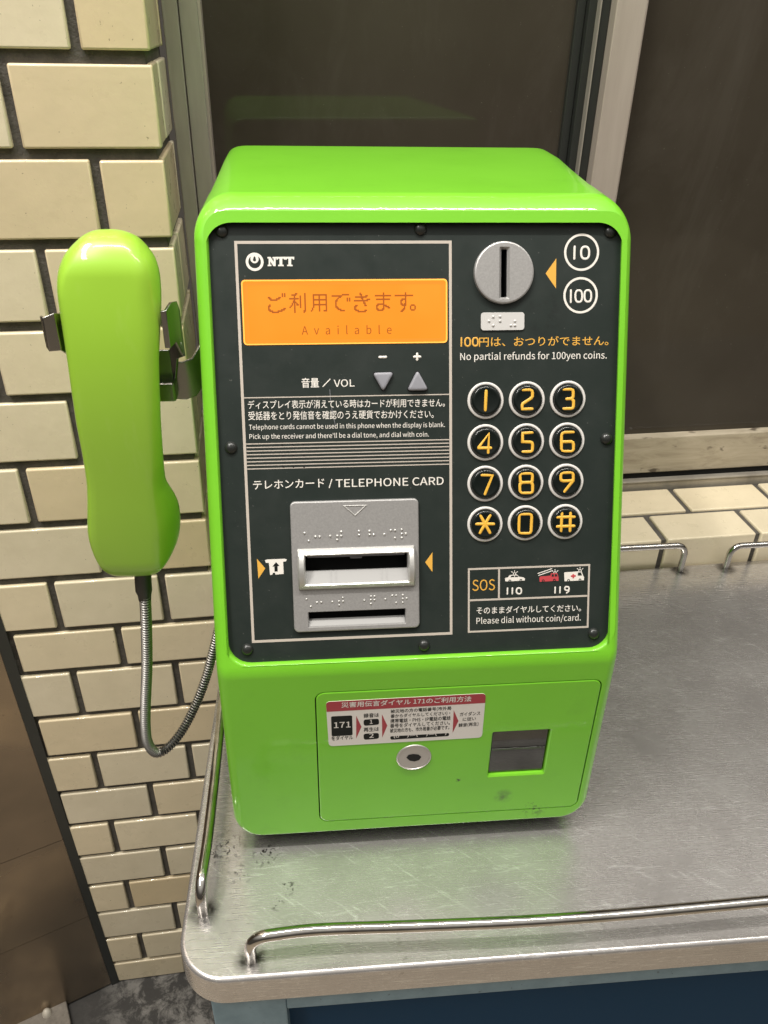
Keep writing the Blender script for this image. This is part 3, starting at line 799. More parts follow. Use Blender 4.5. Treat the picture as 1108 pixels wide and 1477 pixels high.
strokes(mb, FP, [[ZRt(102, 702), ZRt(101, 748)], oval(ZRt, 122, 152, 702, 748), oval(ZRt, 166, 196, 701, 747)], .00047, .00002, .2, closed=(1, 2))
mb.build('printed_text', m_orange, fp, smooth=60)
mb = MB()
strokes(mb, FP, [[ZE(365, 271), ZE(364, 304)], [ZE(393, 270), ZE(392, 303)], oval(ZE, 416, 444, 270, 303),
                 [ZE(637, 265), ZE(636, 298)], [ZE(665, 264), ZE(664, 297)], oval(ZE, 692, 716, 262, 283), [ZE(716, 274), ZE(714, 288), ZE(702, 298)]], .00046, .00002, .2, closed=(2, 5))
mb.build('emergency_number', m_white, fp, smooth=60)
# arrows
mb = MB(); poly(mb, ZRt, [(643, 248), (582, 334), (641, 419)]); mb.build('coin_arrow', m_orange, fp)
mb = MB(); poly(mb, ZC, [(100, 541), (139, 586), (107, 634)]); mb.build('card_arrow', m_orange, fp)
mb = MB(); poly(mb, ZC, [(925, 511), (925, 603), (891, 557)]); mb.build('card_arrow', m_orange, fp)
# card icon
mb = MB(); poly(mb, ZC, [(137, 548), (148, 544), (230, 541), (241, 544), (236, 553), (223, 555), (226, 612), (188, 615), (184, 606), (175, 607), (172, 616), (162, 617), (156, 560), (143, 560)])
ic = mb.build('card_symbol', m_white, fp)
mb = MB(); poly(mb, ZC, [(190, 556), (206, 574), (197, 575), (198, 600), (183, 601), (182, 576), (173, 577)], n=NP * 1.6); mb.build('card_symbol_arrow', m_black, fp)
# emergency vehicles
mb = MB()
poly(mb, ZE, [(350, 216), (353, 212), (366, 210), (377, 196), (418, 193), (432, 206), (456, 209), (464, 216), (463, 227), (352, 232)])
bea = lambda x, y: [[ZE(x - 7, y + 8), ZE(x - 7, y + 2), ZE(x, y - 2), ZE(x + 7, y + 2), ZE(x + 7, y + 8)], [ZE(x, y - 8), ZE(x, y - 14)], [ZE(x - 11, y - 3), ZE(x - 17, y - 8)], [ZE(x + 11, y - 3), ZE(x + 17, y - 8)]]
strokes(mb, FP, bea(405, 184), .00022, .00003, .2)
poly(mb, ZE, [(688, 184), (692, 180), (770, 175), (788, 176), (797, 200), (801, 206), (801, 225), (690, 231)])
strokes(mb, FP, bea(779, 166), .00022, .00003, .2)
strokes(mb, FP, [[ZE(539, 187), ZE(617, 160)], [ZE(543, 198), ZE(620, 171)]], .00026, .00003, .2); strokes(mb, FP, bea(636, 178), .00022, .00003, .2)
mb.build('emergency_symbol', m_white, fp)
mb = MB()
poly(mb, ZE, [(546, 214), (551, 204), (610, 199), (612, 186), (648, 184), (656, 208), (656, 228), (548, 234)])
poly(mb, ZE, [(735, 190), (745, 190), (745, 196), (754, 195), (754, 204), (745, 205), (745, 213), (735, 213), (735, 206), (726, 206), (726, 197), (735, 196)], n=NP * 1.8, n0=NP)
mb.build('emergency_symbol', m_red, fp)
mb = MB()
for x, y in ((378, 229), (441, 226), (568, 228), (632, 224), (713, 226), (778, 223)):
    u, v = ZE(x, y); ring2(mb, FP, u, v, .00085, .00042, NP * 2, 16)
for q in ([(381, 207), (388, 199), (402, 198), (402, 206)], [(406, 198), (418, 197), (427, 205), (406, 206)], [(766, 181), (783, 180), (790, 197), (766, 198)], [(617, 191), (628, 190), (629, 203), (617, 204)], [(634, 190), (644, 189), (650, 202), (634, 203)]):
    poly(mb, ZE, q, n=NP * 2, n0=NP)
mb.build('emergency_symbol_detail', m_panel, fp)

mb = MB(); strokes(mb, FP, [[ZV(450, 256), ZV(452, 300), ZV(457, 340), ZV(464, 380), ZV(478, 440)]], .00011, .00008, .2); mb.build('scratch', m_btn, fp)
# ---- display
dp = MB(); dp.prism(FP, rrect(d0[0] - .0005, d0[1] + .0005, d0[2] - .0005, d0[3] + .0005, .0015, 4), -.0035, -.0014)
disp = dp.build('display', m_lcd, ph)
mb = MB(); w = .0007
mb.frame_ring(FP, rrect(d0[0] - .0003, d0[1] + .0006, d0[2] - .0004, d0[3] + .0004, .002, 4), rrect(d0[0] + w - .0003, d0[1] - w + .0006, d0[2] + w - .0004, d0[3] - w + .0004, .0014, 4), -.0010, .0003)
mb.build('display_rim', m_lcd_rim, disp)
mb = MB(); a_, b_ = .0022, .0030
mb.frame_ring(FP, rrect(d0[0] + .0006, d0[1] - .0006, d0[2] + .0006, d0[3] - .0006, .001, 3), rrect(d0[0] + b_, d0[1] - b_, d0[2] + a_, d0[3] - a_, .0008, 3), -.0014, -.00133)
mb.build('display_margin', m_lcd_mar, disp)
GL = {
'go': "............#.#. ............#.#. ............#.#. ##.......##..... .##....###...... ..######........ ................ ................ ................ .#.............. ##.............. #............... #............##. ##.........###.. .###....####.... ...######.......",
'ri': ".....##......#.. ..####.......#.. ....#....#...#.. ....#....#...#.. ########.#...#.. ....#....#...#.. ...##....#...#.. ...###...#...#.. ..#.#.#..#...#.. ..#.#.##.#...#.. .#..#....#...#.. #...#....#...#.. ....#........#.. ....#........#.. ....#.......##.. ....#.......#...",
'yo': "................ ..############.. ..#....#.....#.. ..#....#.....#.. ..#....#.....#.. ..############.. ..#....#.....#.. ..#....#.....#.. ..#....#.....#.. ..############.. ..#....#.....#.. ..#....#.....#.. .#.....#.....#.. .#.....#.....#.. #......#...###.. ................",
'de': "................ .........######. #########....... ......##........ .....#.......#.# ....#........#.# ...##........#.# ...#............ ...#............ ...#............ ...#............ ...##........... ....##.......... .....###........ .......####..... ................",
'ki': "......#......... ......##........ .......#...##... ..##########.... .......##....... ........#...###. .############... .........#...... .........##..... ..........#..... ..##......##.... .##............. .#.............. .##............. ..###.....##.... ....#######.....",
'ma': "........#....... ........#....... .##############. ........#....... ........#....... ..############.. ........#....... ........#....... ........#....... ...######....... ..##....###..... ..#.....#.###... ..#.....#...##.. ..##...##....... ...#####........ ................",
'su': ".........#...... .........#...... ################ .........#...... .........#...... ......####...... .....##..#...... .....#...#...... .....#...#...... .....##.##...... ......####...... ........#....... ........#....... .......##....... ......##........ .....##.........",
'ma_': "................ ................ ................ ................ ................ ................ ................ ................ ................ ................ .###............ #...#........... #...#........... #...#........... .###............ ................"}
p0 = ZD(209, 357); p1 = ZD(209 + 98, 356); p2 = ZD(209, 447)
pitch = (p1[0] - p0[0]) / 18.3; ph_ = (p2[1] - p0[1]) / 16
mb = MB(); ND = -.0013
for ci, g in enumerate(('go', 'ri', 'yo', 'de', 'ki', 'ma', 'su', 'ma_')):
    for r_, row in enumerate(GL[g].split()):
        c_ = 0
        while c_ < 16:
            if row[c_] == '#':
                e_ = c_
                while e_ + 1 < 16 and row[e_ + 1] == '#': e_ += 1
                u = p0[0] + pitch * (18.3 * ci - (5 if ci == 7 else 0) + c_); v = p0[1] + ph_ * r_
                u2 = u + pitch * (e_ - c_ + 1)
                gx, gy, nn = pitch * .16, ph_ * .16, ND + (r_ % 2) * 4e-6
                mb.add([FP.pt(u - gx, v - gy, nn), FP.pt(u2 + gx, v - gy, nn), FP.pt(u2 + gx, v + ph_ + gy, nn), FP.pt(u - gx, v + ph_ + gy, nn)], [[0, 1, 2, 3]]); c_ = e_
            c_ += 1
mb.build('display_text', m_lcd_txt, disp, fixn=False)
mb = MB(); add_text(mb, FP, 'Available', (435.5, 482.6), (565, 481.4), 12, ND, .006, 1.4, LAT)
mb.build('display_text', m_lcd_txt, disp, fixn=False)
# ---- volume buttons
for pts in (((668, 170), (780, 167), (724, 270)), ((900, 155), (958, 261), (846, 263))):
    q = [ZV(*p_) for p_ in pts]; rp = rounded_poly(q, .0026, 5)
    cc = (sum(p_[0] for p_ in q) / 3, sum(p_[1] for p_ in q) / 3)
    sc_ = lambda k: [(cc[0] + (u - cc[0]) * k, cc[1] + (v - cc[1]) * k) for u, v in rp]
    mb = MB(); mb.ring_loft([[FP.pt(u, v, n) for u, v in sc_(k)] for k, n in ((1.0, 0), (1.0, .0012), (.95, .0019), (.85, .0023), (.6, .0024))], cap1=True)
    vb = mb.build('volume_button', m_btn, ph, smooth=50)
    mb = MB(); mb.frame_ring(FP, sc_(1.10), sc_(.98), 0, NP); mb.build('button_gap', m_dark, vb)
mb = MB(); strokes(mb, FP, [[ZV(706, 90), ZV(739, 89.5)]], .00072, .0001, .5); strokes(mb, FP, [[ZV(884, 88.5), ZV(916, 88)], [ZV(900, 72), ZV(900, 104)]], .00068, .0001, .5)
mb.build('volume_sign', m_white, fp, smooth=60)

# ---- number keys
S6 = 1063 / 180
NK = {
 (0, 0): ([[(186, 140), (179, 305)]], ()),
 (0, 1): ([[(497, 132), (560, 130), (577, 140), (581, 155), (581, 185), (570, 203), (500, 248), (492, 262), (492, 296), (578, 294)]], ()),
 (0, 2): ([[(845, 128), (908, 126), (924, 134), (928, 148), (928, 188), (914, 208), (872, 210)], [(914, 208), (930, 225), (930, 272), (924, 286), (910, 292), (845, 293)]], ()),
 (1, 0): ([[(203, 668), (209, 505), (122, 622), (122, 627), (225, 627)]], ()),
 (1, 1): ([[(580, 495), (497, 500), (495, 574), (562, 577), (576, 583), (581, 597), (581, 640), (575, 653), (562, 659), (495, 660)]], ()),
 (1, 2): ([[(930, 491), (854, 493), (836, 500), (828, 516), (826, 635), (832, 650), (846, 656), (910, 656), (924, 650), (930, 636), (930, 595), (924, 580), (910, 573), (829, 575)]], ()),
 (2, 0): ([[(148, 858), (240, 860), (175, 1022)]], ()),
 (2, 1): ([[(490, 845), (565, 843), (578, 852), (581, 864), (580, 905), (565, 920), (490, 922), (476, 910), (474, 862), (479, 851)], [(490, 922), (475, 935), (472, 948), (472, 990), (478, 1005), (490, 1012), (563, 1011), (578, 1004), (582, 990), (582, 945), (577, 930), (565, 920)]], (0,)),
 (2, 2): ([[(852, 1000), (928, 905), (928, 854), (922, 841), (908, 836), (842, 838), (826, 846), (821, 860), (821, 890), (827, 903), (842, 909), (925, 906)]], ()),
 (3, 0): ([[(102, 1275), (250, 1275)], [(135, 1200), (218, 1350)], [(222, 1198), (132, 1352)]], ()),
 (3, 1): ([[(484, 1191), (556, 1190), (570, 1197), (574, 1212), (569, 1335), (563, 1349), (548, 1355), (482, 1355), (468, 1349), (463, 1335), (467, 1212), (472, 1198)]], (0,)),
 (3, 2): ([[(832, 1180), (824, 1335)], [(905, 1178), (900, 1335)], [(790, 1218), (938, 1214)], [(788, 1297), (935, 1292)]], ()),
}
KR = .01055
for r_ in range(4):
    for c_ in range(3):
        u, v = .1383 + .0242 * c_, .0877 + .0241 * r_
        mb = MB()
        prof = [(.0086, .0), (.0086, .0016), (.0083, .0024), (.0077, .0028), (.0070, .0029), (.0064, .0028), (.0045, .0026), (.002, .00255)]
        mb.ring_loft([[FP.pt(u + q * math.cos(2 * PI * j / 40), v + q * math.sin(2 * PI * j / 40), n) for j in range(40)] for q, n in prof], cap1=True)
        key = mb.build('number_key', m_key, ph, smooth=60)
        mb = MB(); prof = [(KR, 0), (KR, .0006), (KR - .0003, .0010), (.0094, .0011), (.0090, .0008), (.0090, 0)]
        mb.ring_loft([[FP.pt(u + q * math.cos(2 * PI * j / 48), v + q * math.sin(2 * PI * j / 48), n) for j in range(48)] for q, n in prof])
        mb.build('key_ring', m_ring, key, smooth=50)
        zk = zoomer(670, 540, S6, FP, .0027)
        lines, cl = NK[(r_, c_)]
        mb = MB(); strokes(mb, FP, [[zk(*p_) for p_ in ln] for ln in lines], .00088, .0026, .40, 10, cl)
        mb.build('key_numeral', m_gold, key, smooth=60)

# ---- coin slot
mb = MB()
sl = quadrect(ZRt, ((312, 186), (372, 186), (370, 484), (310, 484)))
so = rrect(*sl, .0007, 3); TD = .0030
mb.holed(FP, circle(cu, cv, CR - .0010, 56), [so], TD)
mb.ring_loft([[FP.pt(u, v, n) for u, v in circle(cu, cv, q, 56)] for q, n in ((CR, 0), (CR, TD - .0010), (CR - .0003, TD - .0003), (CR - .0010, TD))])
si_ = rrect(sl[0] + .0014, sl[1] - .0014, sl[2] + .0012, sl[3] - .0012, .0004, 3)
mb.ring_loft([[FP.pt(u, v, TD) for u, v in so], [FP.pt(u, v, TD - .0016) for u, v in si_], [FP.pt(u, v, TD - .002) for u, v in si_]])
coin = mb.build('coin_slot', m_silver, ph, smooth=40, wn=True)
mb = MB(); mb.ring_loft([[FP.pt(u, v, TD - .0018) for u, v in si_], [FP.pt(u, v, -.012) for u, v in si_]], cap1=True); mb.build('slot_cavity', m_dark, coin)
# braille tag under the coin slot
tq = quadrect(ZRt, ((212, 557), (459, 556), (458, 657), (212, 658)))
mb = MB(); rr0 = rrect(*tq, .0016, 4); mb.prism(FP, rr0, 0, .0009)
for q in ((257, 606), (281, 582), (281, 631), (320, 580), (320, 606), (382, 631), (405, 606), (405, 631)):
    u, v = ZRt(*q); mb.dome(FP, u, v, .00082, .0007, .0009, 10, 3)
mb.build('braille_tag', m_tag, ph, smooth=40)

# ---- card reader plate
NPL = .0022
plate_o = rrect(*c0, .0030, 6)
s1 = quadrect(ZK, ((160, 478), (934, 442), (937, 655), (165, 690)))
s2 = quadrect(ZK, ((180, 905), (926, 873), (928, 992), (182, 1028)))
mb = MB()
h1 = rrect(s1[0] - .001, s1[1] + .001, s1[2] - .001, s1[3] + .001, .0005, 2); h2 = rrect(*s2, .0006, 3)
ins = lambda d_: rrect(c0[0] + d_, c0[1] - d_, c0[2] + d_, c0[3] - d_, .0030 - d_, 6)
mb.holed(FP, ins(.0008), [h1, h2], NPL)
mb.ring_loft([[FP.pt(u, v, n) for u, v in ins(d_)] for d_, n in ((0, 0), (0, NPL - .0008), (.00025, NPL - .00025), (.0008, NPL))])
h2i = rrect(s2[0] + .0006, s2[1] - .0006, s2[2] + .0006, s2[3] - .0006, .0005, 3)
mb.ring_loft([[FP.pt(u, v, NPL) for u, v in h2], [FP.pt(u, v, NPL - .0012) for u, v in h2i]])
card = mb.build('card_reader', m_silver, ph, smooth=40, wn=True)
# embossed triangle and braille
tri = [ZK(*p_) for p_ in ((443, 96), (631, 92), (538, 177))]
mb = MB(); mb.frame_ring(FP, tri, [((u - (tri[0][0] + tri[1][0] + tri[2][0]) / 3) * .80 + (tri[0][0] + tri[1][0] + tri[2][0]) / 3, (v - (tri[0][1] + tri[1][1] + tri[2][1]) / 3) * .80 + (tri[0][1] + tri[1][1] + tri[2][1]) / 3) for u, v in tri], NPL - .0005, NPL + .00035)
mb.build('embossed_triangle', m_silver_l, card, bevel=.0002)
dots1 = ((155, 305), (187, 365), (238, 332), (270, 332), (350, 328), (403, 327), (403, 357), (433, 295), (433, 327), (567, 290), (567, 320), (648, 290), (648, 317), (679, 317), (760, 315), (810, 284), (841, 284), (841, 342), (892, 280), (892, 310), (892, 340), (922, 310))
dots2 = ((170, 806), (203, 862), (250, 831), (282, 829), (365, 826), (417, 823), (417, 852), (446, 795), (447, 823), (608, 816), (658, 785), (686, 785), (658, 812), (686, 812), (658, 842), (768, 806), (820, 778), (849, 778), (849, 833), (900, 775), (900, 803), (900, 832), (929, 800))
mb = MB()
for q in dots1:
    u, v = ZK(*q); mb.dome(FP, u, v, .00078, .0007, NPL, 10, 3)
mb.build('braille_line', m_silver_l, card, smooth=60); mb = MB()
for q in dots2:
    u, v = ZK(*q); mb.dome(FP, u, v, .00066, .0005, NPL, 10, 3)
mb.build('braille_line', m_silver_l, card, smooth=60)
# slot surround: bulging frame
f1 = quadrect(ZK, ((100, 428), (984, 396), (992, 705), (113, 738)))
def hb(v):
    t_ = (v - f1[2]) / (f1[3] - f1[2]); return NPL + .0062 * max(0.0, math.sin(PI * min(max(t_, 0), 1))) ** .55
NVS = 14
def rect_loop(r, nv):
    u0, u1, v0, v1 = r; o = []
    o += [(u0 + (u1 - u0) * k / 6, v0) for k in range(6)]
    o += [(u1, v0 + (v1 - v0) * k / nv) for k in range(nv)]
    o += [(u1 - (u1 - u0) * k / 6, v1) for k in range(6)]
    o += [(u0, v1 - (v1 - v0) * k / nv) for k in range(nv)]
    return o
lo_ = rect_loop(f1, NVS); li_ = rect_loop(s1, NVS)
mid_ = [((a[0] * .8 + b[0] * .2), (a[1] * .8 + b[1] * .2)) for a, b in zip(lo_, li_)]
mid2 = [((a[0] * .2 + b[0] * .8), (a[1] * .2 + b[1] * .8)) for a, b in zip(lo_, li_)]
mb = MB()
mb.ring_loft([[FP.pt(u, v, NPL - .0004) for u, v in lo_], [FP.pt(u, v, max(hb(v) - .0009, NPL)) for u, v in lo_], [FP.pt(u, v, hb(v)) for u, v in mid_],
              [FP.pt(u, v, hb(v) - .0002) for u, v in mid2], [FP.pt(u, v, hb(v) - .0012) for u, v in li_], [FP.pt(u, v, -.001) for u, v in li_]])
# sloping lower lip inside the slot
vm = s1[2] + (s1[3] - s1[2]) * .60
mb.build('slot_surround', m_silver_l, card, smooth=42)
mb = MB()
mb.add([FP.pt(s1[0], s1[3], .0045), FP.pt(s1[1], s1[3], .0045), FP.pt(s1[1], vm, -.0010), FP.pt(s1[0], vm, -.0010)], [[0, 1, 2, 3]])
for uu in (.24, .74):
    u = s1[0] + (s1[1] - s1[0]) * uu
    for du in (0, .0030):
        mb.add([FP.pt(u + du, s1[3], .0050), FP.pt(u + du + .0006, s1[3], .0050), FP.pt(u + du + .0006, vm, -.0004), FP.pt(u + du, vm, -.0004)], [[0, 1, 2, 3]])
mb.build('slot_lip', m_lip, card)
mb = MB(); mb.box(lambda u, v, n: FP.pt(u, v, n), s1[0] - .0008, s1[1] + .0008, s1[2] - .0008, s1[3] + .0008, -.012, -.0108)
mb.ring_loft([[FP.pt(u, v, -.0008) for u, v in h1], [FP.pt(u, v, -.0115) for u, v in h1]])
mb.build('slot_cavity', m_dark, card)
mb = MB(); mb.box(lambda u, v, n: FP.pt(u, v, n), s1[0] + .001, s1[1] - .001, s1[2] + .0002, s1[2] + .0030, -.0055, -.0030)
mb.box(lambda u, v, n: FP.pt(u, v, n), (s1[0] + s1[1]) / 2 - .0035, (s1[0] + s1[1]) / 2 + .0035, s1[2] + .0030, s1[2] + .0042, -.0052, -.0034)
mb.build('feed_plate', m_btn, card, bevel=.0004)
mb = MB(); vb = s2[2] + (s2[3] - s2[2]) * .56
mb.add([FP.pt(s2[0] + .0006, s2[3] - .0006, NPL - .0012), FP.pt(s2[1] - .0006, s2[3] - .0006, NPL - .0012), FP.pt(s2[1] - .0006, vb, -.0022), FP.pt(s2[0] + .0006, vb, -.0022)], [[0, 1, 2, 3]])
mb.build('return_lip', m_lip, card)
mb = MB(); mb.ring_loft([[FP.pt(u, v, NPL - .0011) for u, v in h2i], [FP.pt(u, v, -.009) for u, v in h2i]], cap1=True); mb.build('slot_cavity', m_dark, card)

# ---- coin box door
ZL = zoomer(440, 960, 2.518, FL)
wq = quadrect(ZL, ((683, 243), (892, 233), (868, 388), (664, 402)))
wh = rrect(*wq, .0012, 3)
mb = MB()
di = lambda d_: rrect(DU0 + d_, DU1 - d_, DV0 + d_, DV1 - d_, DR - d_, 6)
who = rrect(wq[0] - .0008, wq[1] + .0008, wq[2] - .0008, wq[3] + .0012, .0018, 3)
mb.holed(FL, di(.0007), [who], .0002)
mb.ring_loft([[FL.pt(u, v, n) for u, v in di(d_)] for d_, n in ((0, -.004), (0, -.0005), (.0002, 0), (.0007, .0002))])
mb.ring_loft([[FL.pt(u, v, .0002) for u, v in who], [FL.pt(u, v, -.0006) for u, v in wh], [FL.pt(u, v, -.0045) for u, v in wh]])
mb.build('coin_box_door', m_green, ph, smooth=40, wn=True)
mb = MB(); mb.box(lambda u, v, n: FL.pt(u, v, n), DU0 - .002, DU1 + .002, DV0 - .002, DV1 + .002, -.0075, -.0060); mb.build('door_gap', m_dark, ph)
mb = MB(); mb.box(lambda u, v, n: FL.pt(u, v, n), wq[0] + .0006, wq[1] - .0006, wq[2] + .0004, wq[3] - .0006, -.0042, -.0022)
fl_ = mb.build('coin_return_flap', m_flap, ph, bevel=.0005)
mb = MB()
for vv in (.42,):
    v = wq[2] + (wq[3] - wq[2]) * vv
    mb.box(lambda u, v_, n: FL.pt(u, v_, n), wq[0] + .0008, wq[1] - .0008, v, v + .0011, -.0023, -.0016)
mb.build('flap_glint_ridge', m_flap, fl_, bevel=.0003)  # ridge added in place of the guard rail's reflected line on the flap
# lock
ku_, kw_ = .0974, .0765
mb = MB()
mb.ring_loft([[FL.pt(ku_ + q * math.cos(2 * PI * j / 48), kw_ + q * math.sin(2 * PI * j / 48), n) for j in range(48)] for q, n in ((.0114, 0), (.0114, .0006), (.0110, .0010), (.0102, .0011), (.0100, .0007), (.004, .0006))], cap1=True)
lk = mb.build('lock', m_lock, ph, smooth=50)
mb = MB(); kh = [ZL(*p_) for p_ in ((368, 332), (376, 322), (392, 319), (412, 321), (422, 329), (414, 340), (397, 345), (380, 342))]
mb.prism(FL, kh, .0004, .00085); mb.build('keyhole', m_dark, lk)

# ---- sticker
Z7 = zoomer(450, 980, 4.104, FL)
NS = .00045
def quad_r(pts, r): return rounded_poly([Z7(*p_) for p_ in pts], r, 5)
sq = ((82, 130), (1030, 80), (1006, 341), (100, 393))
mb = MB(); mb.prism(FL, quad_r(sq, .0030), .0002, NS); stk = mb.build('instruction_sticker', m_stick, ph)
mb = MB(); top = rounded_poly([Z7(*p_) for p_ in ((82, 130), (1030, 80))], .0, 1)
full = quad_r(sq, .0030)
hd = [Z7(87, 189), *full[0:6], *full[6:12], Z7(1025, 136)]
mb.prism(FL, hd, NS, NS + .00006); mb.build('sticker_header', m_stred, stk)
def stext(m, s, xl, xr, yl, yr, h, bold=.02, n=NS + .00005, ref=None):
    return printed('sticker_text', m, s, (450 + xl / 4.104, 980 + yl / 4.104), (450 + xr / 4.104, 980 + yr / 4.104), h / 4.104, bold, FL, stk, n, ref)
stext(m_stick, '災害用伝言ダイヤル 171のご利用方法', 175, 942, 168, 130, 32, .03, NS + .00012)
def blk(pts, r):
    mb = MB(); mb.prism(FL, quad_r(pts, r), NS, NS + .00004); mb.build('sticker_block', m_black, stk)
blk(((113, 216), (238, 210), (241, 327), (117, 334)), .0012)
blk(((305, 235), (396, 229), (398, 264), (307, 272)), .0018)
blk(((305, 319), (396, 313), (397, 347), (307, 355)), .0018)
blk(((463, 334), (812, 314), (811, 332), (465, 354)), .0012)
stext(m_stick, '171', 131, 229, 288, 283, 33, .03, NS + .0001, LAT)
stext(m_stick, '1', 343, 359, 263, 262, 24, .03, NS + .0001, LAT); stext(m_stick, '2', 340, 366, 346, 344, 24, .03, NS + .0001, LAT)
stext(m_stick, '(0     )ー(     )ー(     )', 485, 795, 349, 330, 17, .03, NS + .0001)
stext(m_black, 'をダイヤル', 117, 243, 362, 355, 25, .035)
stext(m_black, '録音は', 307, 397, 228, 222, 25, .035); stext(m_black, '再生は', 307, 397, 311, 305, 25, .035)
for s_, x0, x1, y0, y1 in (('被災地の方の電話番号(市外局', 466, 824, 203, 183), ('番からダイヤルしてください)・', 466, 818, 231, 212), ('携帯電話・PHS・IP電話の電話', 465, 820, 259, 240), ('番号をダイヤルしてください。', 463, 816, 287, 268), ('被災地の方も、市外局番が必要です。', 462, 813, 316, 296)):
    stext(m_black, s_, x0, x1, y0, y1, 24, .03)
stext(m_black, 'ガイダンス', 875, 996, 219, 211, 23, .03); stext(m_black, 'に従い', 893, 970, 248, 242, 22, .03); stext(m_black, '録音(再生)', 868, 985, 285, 276, 24, .03)
for tri_ in (((262, 212), (293, 277), (262, 347)), ((414, 203), (446, 270), (416, 341)), ((839, 179), (867, 243), (832, 313))): 
    mb = MB(); mb.prism(FL, [Z7(*p_) for p_ in tri_], NS, NS + .00005); mb.build('sticker_arrow', m_stred, stk)

# ---- handset cradle (polished steel) on the phone's left side
def cpx(x, y, yy): u, v = FY(yy).px(x, y); return Vector((u, yy, v))
def ribbon(mb, plan, th):     # plan: list of (x, y, z_bottom, z_top); a bent vertical plate
    n = len(plan); L1 = []; 
    for i, (x, y, zb, zt) in enumerate(plan):
        a = Vector(plan[max(i - 1, 0)][:2]); b = Vector(plan[min(i + 1, n - 1)][:2]); d = (b - a).normalized(); nrm = Vector((-d.y, d.x)) * th / 2
        L1.append([Vector((x + nrm.x, y + nrm.y, zb)), Vector((x + nrm.x, y + nrm.y, zt)), Vector((x - nrm.x, y - nrm.y, zt)), Vector((x - nrm.x, y - nrm.y, zb))])
    mb.ring_loft(L1, cap0=True, cap1=True)
mb = MB()
lt0 = cpx(59, 455, -.018); lb0 = cpx(63, 501, -.018); lt1 = cpx(70, 453, -.022); lb1 = cpx(72, 507, -.022)
lt2 = cpx(86, 452, -.012); lb2 = cpx(92, 512, -.012); lt3 = cpx(100, 440, .010); lb3 = cpx(112, 540, .010)
rt0 = cpx(233, 449, -.020); rb0 = cpx(238, 502, -.020); rt1 = cpx(248, 436, -.004); rb1 = cpx(259, 520, -.004); rt2 = cpx(246, 470, .014); rb2 = cpx(246, 532, .014)
zb_, zt_2 = .292, .328
ribbon(mb, [(lt0.x, -.018, lb0.z, lt0.z), (lt0.x + .0020, -.0215, lb0.z - .001, lt0.z), (lt1.x + .002, -.0205, lb1.z, lt1.z), (lt2.x, -.012, lb2.z, lt2.z), (lt3.x + .001, .006, lb3.z, lt3.z + .004), (lt3.x + .010, .015, lb3.z - .003, lt3.z), (-.062, .018, .292, .318), (-.046, .018, .292, .318)], .0016)
cr = mb.build('handset_cradle', m_cradle, ph, smooth=50, bevel=.0005)
mb = MB()
ribbon(mb, [(rt0.x - .0006, -.0195, rb0.z, rt0.z), (rt0.x + .0018, -.0200, rb0.z, rt0.z + .0005), (rt0.x + .0042, -.014, rb0.z + .0015, rt0.z + .003), (rt1.x + .0016, -.002, rb1.z + .003, rt1.z), (rt1.x + .001, .008, rb1.z - .002, rt1.z - .008), (rt1.x - .004, .015, rb1.z - .006, rt1.z - .016), (-.046, .0185, .292, .316)], .0018)
mb.build('cradle_prong', m_cradle, cr, smooth=50, bevel=.0005)
mb = MB()
pa = [(-.052, .021, .285, .309), (-.040, .0215, .284, .309), (-.034, .0225, .286, .311), (-.029, .026, .292, .318), (-.0215, .030, .294, .322)]
ribbon(mb, pa, .0022); mb.build('cradle_arm', m_cradle, ph, smooth=50, bevel=.0006)
mb = MB(); mb.box(lambda x, y, z: Vector((x, y, z)), -.056, -.044, .008, .019, .288, .300); mb.build('cradle_stop', m_cradle, ph, bevel=.0015)

# ================================================================== HANDSET with its cord
hs = thing('telephone_handset', 'yellow green telephone handset hanging in the steel cradle left of the phone', 'handset', cpx(165, 500, -.005))
YH = -.022                                    # front surface of the handset
rows = [ # photo y, left x, right x
 (331.5, 145, 159), (334, 132, 174), (340, 119, 189), (347, 110.5, 200), (362, 96.5, 213), (377, 88.8, 222.4), (395, 85, 228.4), (420, 85.5, 231.3), (450, 88.5, 232), (485, 93, 230.8), (518, 97.7, 229.5),
 (550, 102, 230), (580, 106.5, 231), (608, 110.7, 232), (640, 117, 234), (670, 122.5, 236), (692, 126.3, 238.4), (700, 127, 240.8), (707, 127.6, 244.8), (714, 128.1, 249.3), (722, 128.4, 253.8), (732, 128.8, 257.5), (748, 129.8, 260), (764, 133.5, 260), (780, 139, 257), (797, 147, 249), (810, 156.5, 239), (819, 166, 229), (825, 178, 219), (828, 190, 207)]
FAC = [(331, 104, 200), (399, 99.6, 202), (518, 106, 207.5), (682, 129, 222), (742, 140, 235), (805, 152, 236), (829, 175, 215)]
def interp(tab, y, c):
    for a, b in zip(tab[:-1], tab[1:]):
        if y <= b[0]: return a[c] + (b[c] - a[c]) * max(0, y - a[0]) / (b[0] - a[0])
    return tab[-1][c]
rings = []
fine = []
for i in range(len(rows) - 1):
    p0, p1, p2, p3 = rows[max(i - 1, 0)], rows[i], rows[i + 1], rows[min(i + 2, len(rows) - 1)]
    nst = max(1, int(round((p2[0] - p1[0]) / 3)))
    for k in range(nst):
        t_ = k / nst; h = p2[0] - p1[0]
        def herm(c):
            m1 = (p2[c] - p0[c]) / max(1e-6, p2[0] - p0[0]) * h; m2 = (p3[c] - p1[c]) / max(1e-6, p3[0] - p1[0]) * h
            return (2 * t_ ** 3 - 3 * t_ ** 2 + 1) * p1[c] + (t_ ** 3 - 2 * t_ ** 2 + t_) * m1 + (-2 * t_ ** 3 + 3 * t_ ** 2) * p2[c] + (t_ ** 3 - t_ ** 2) * m2
        fine.append((p1[0] + h * t_, herm(1), herm(2)))
rows = fine + [rows[-1]]
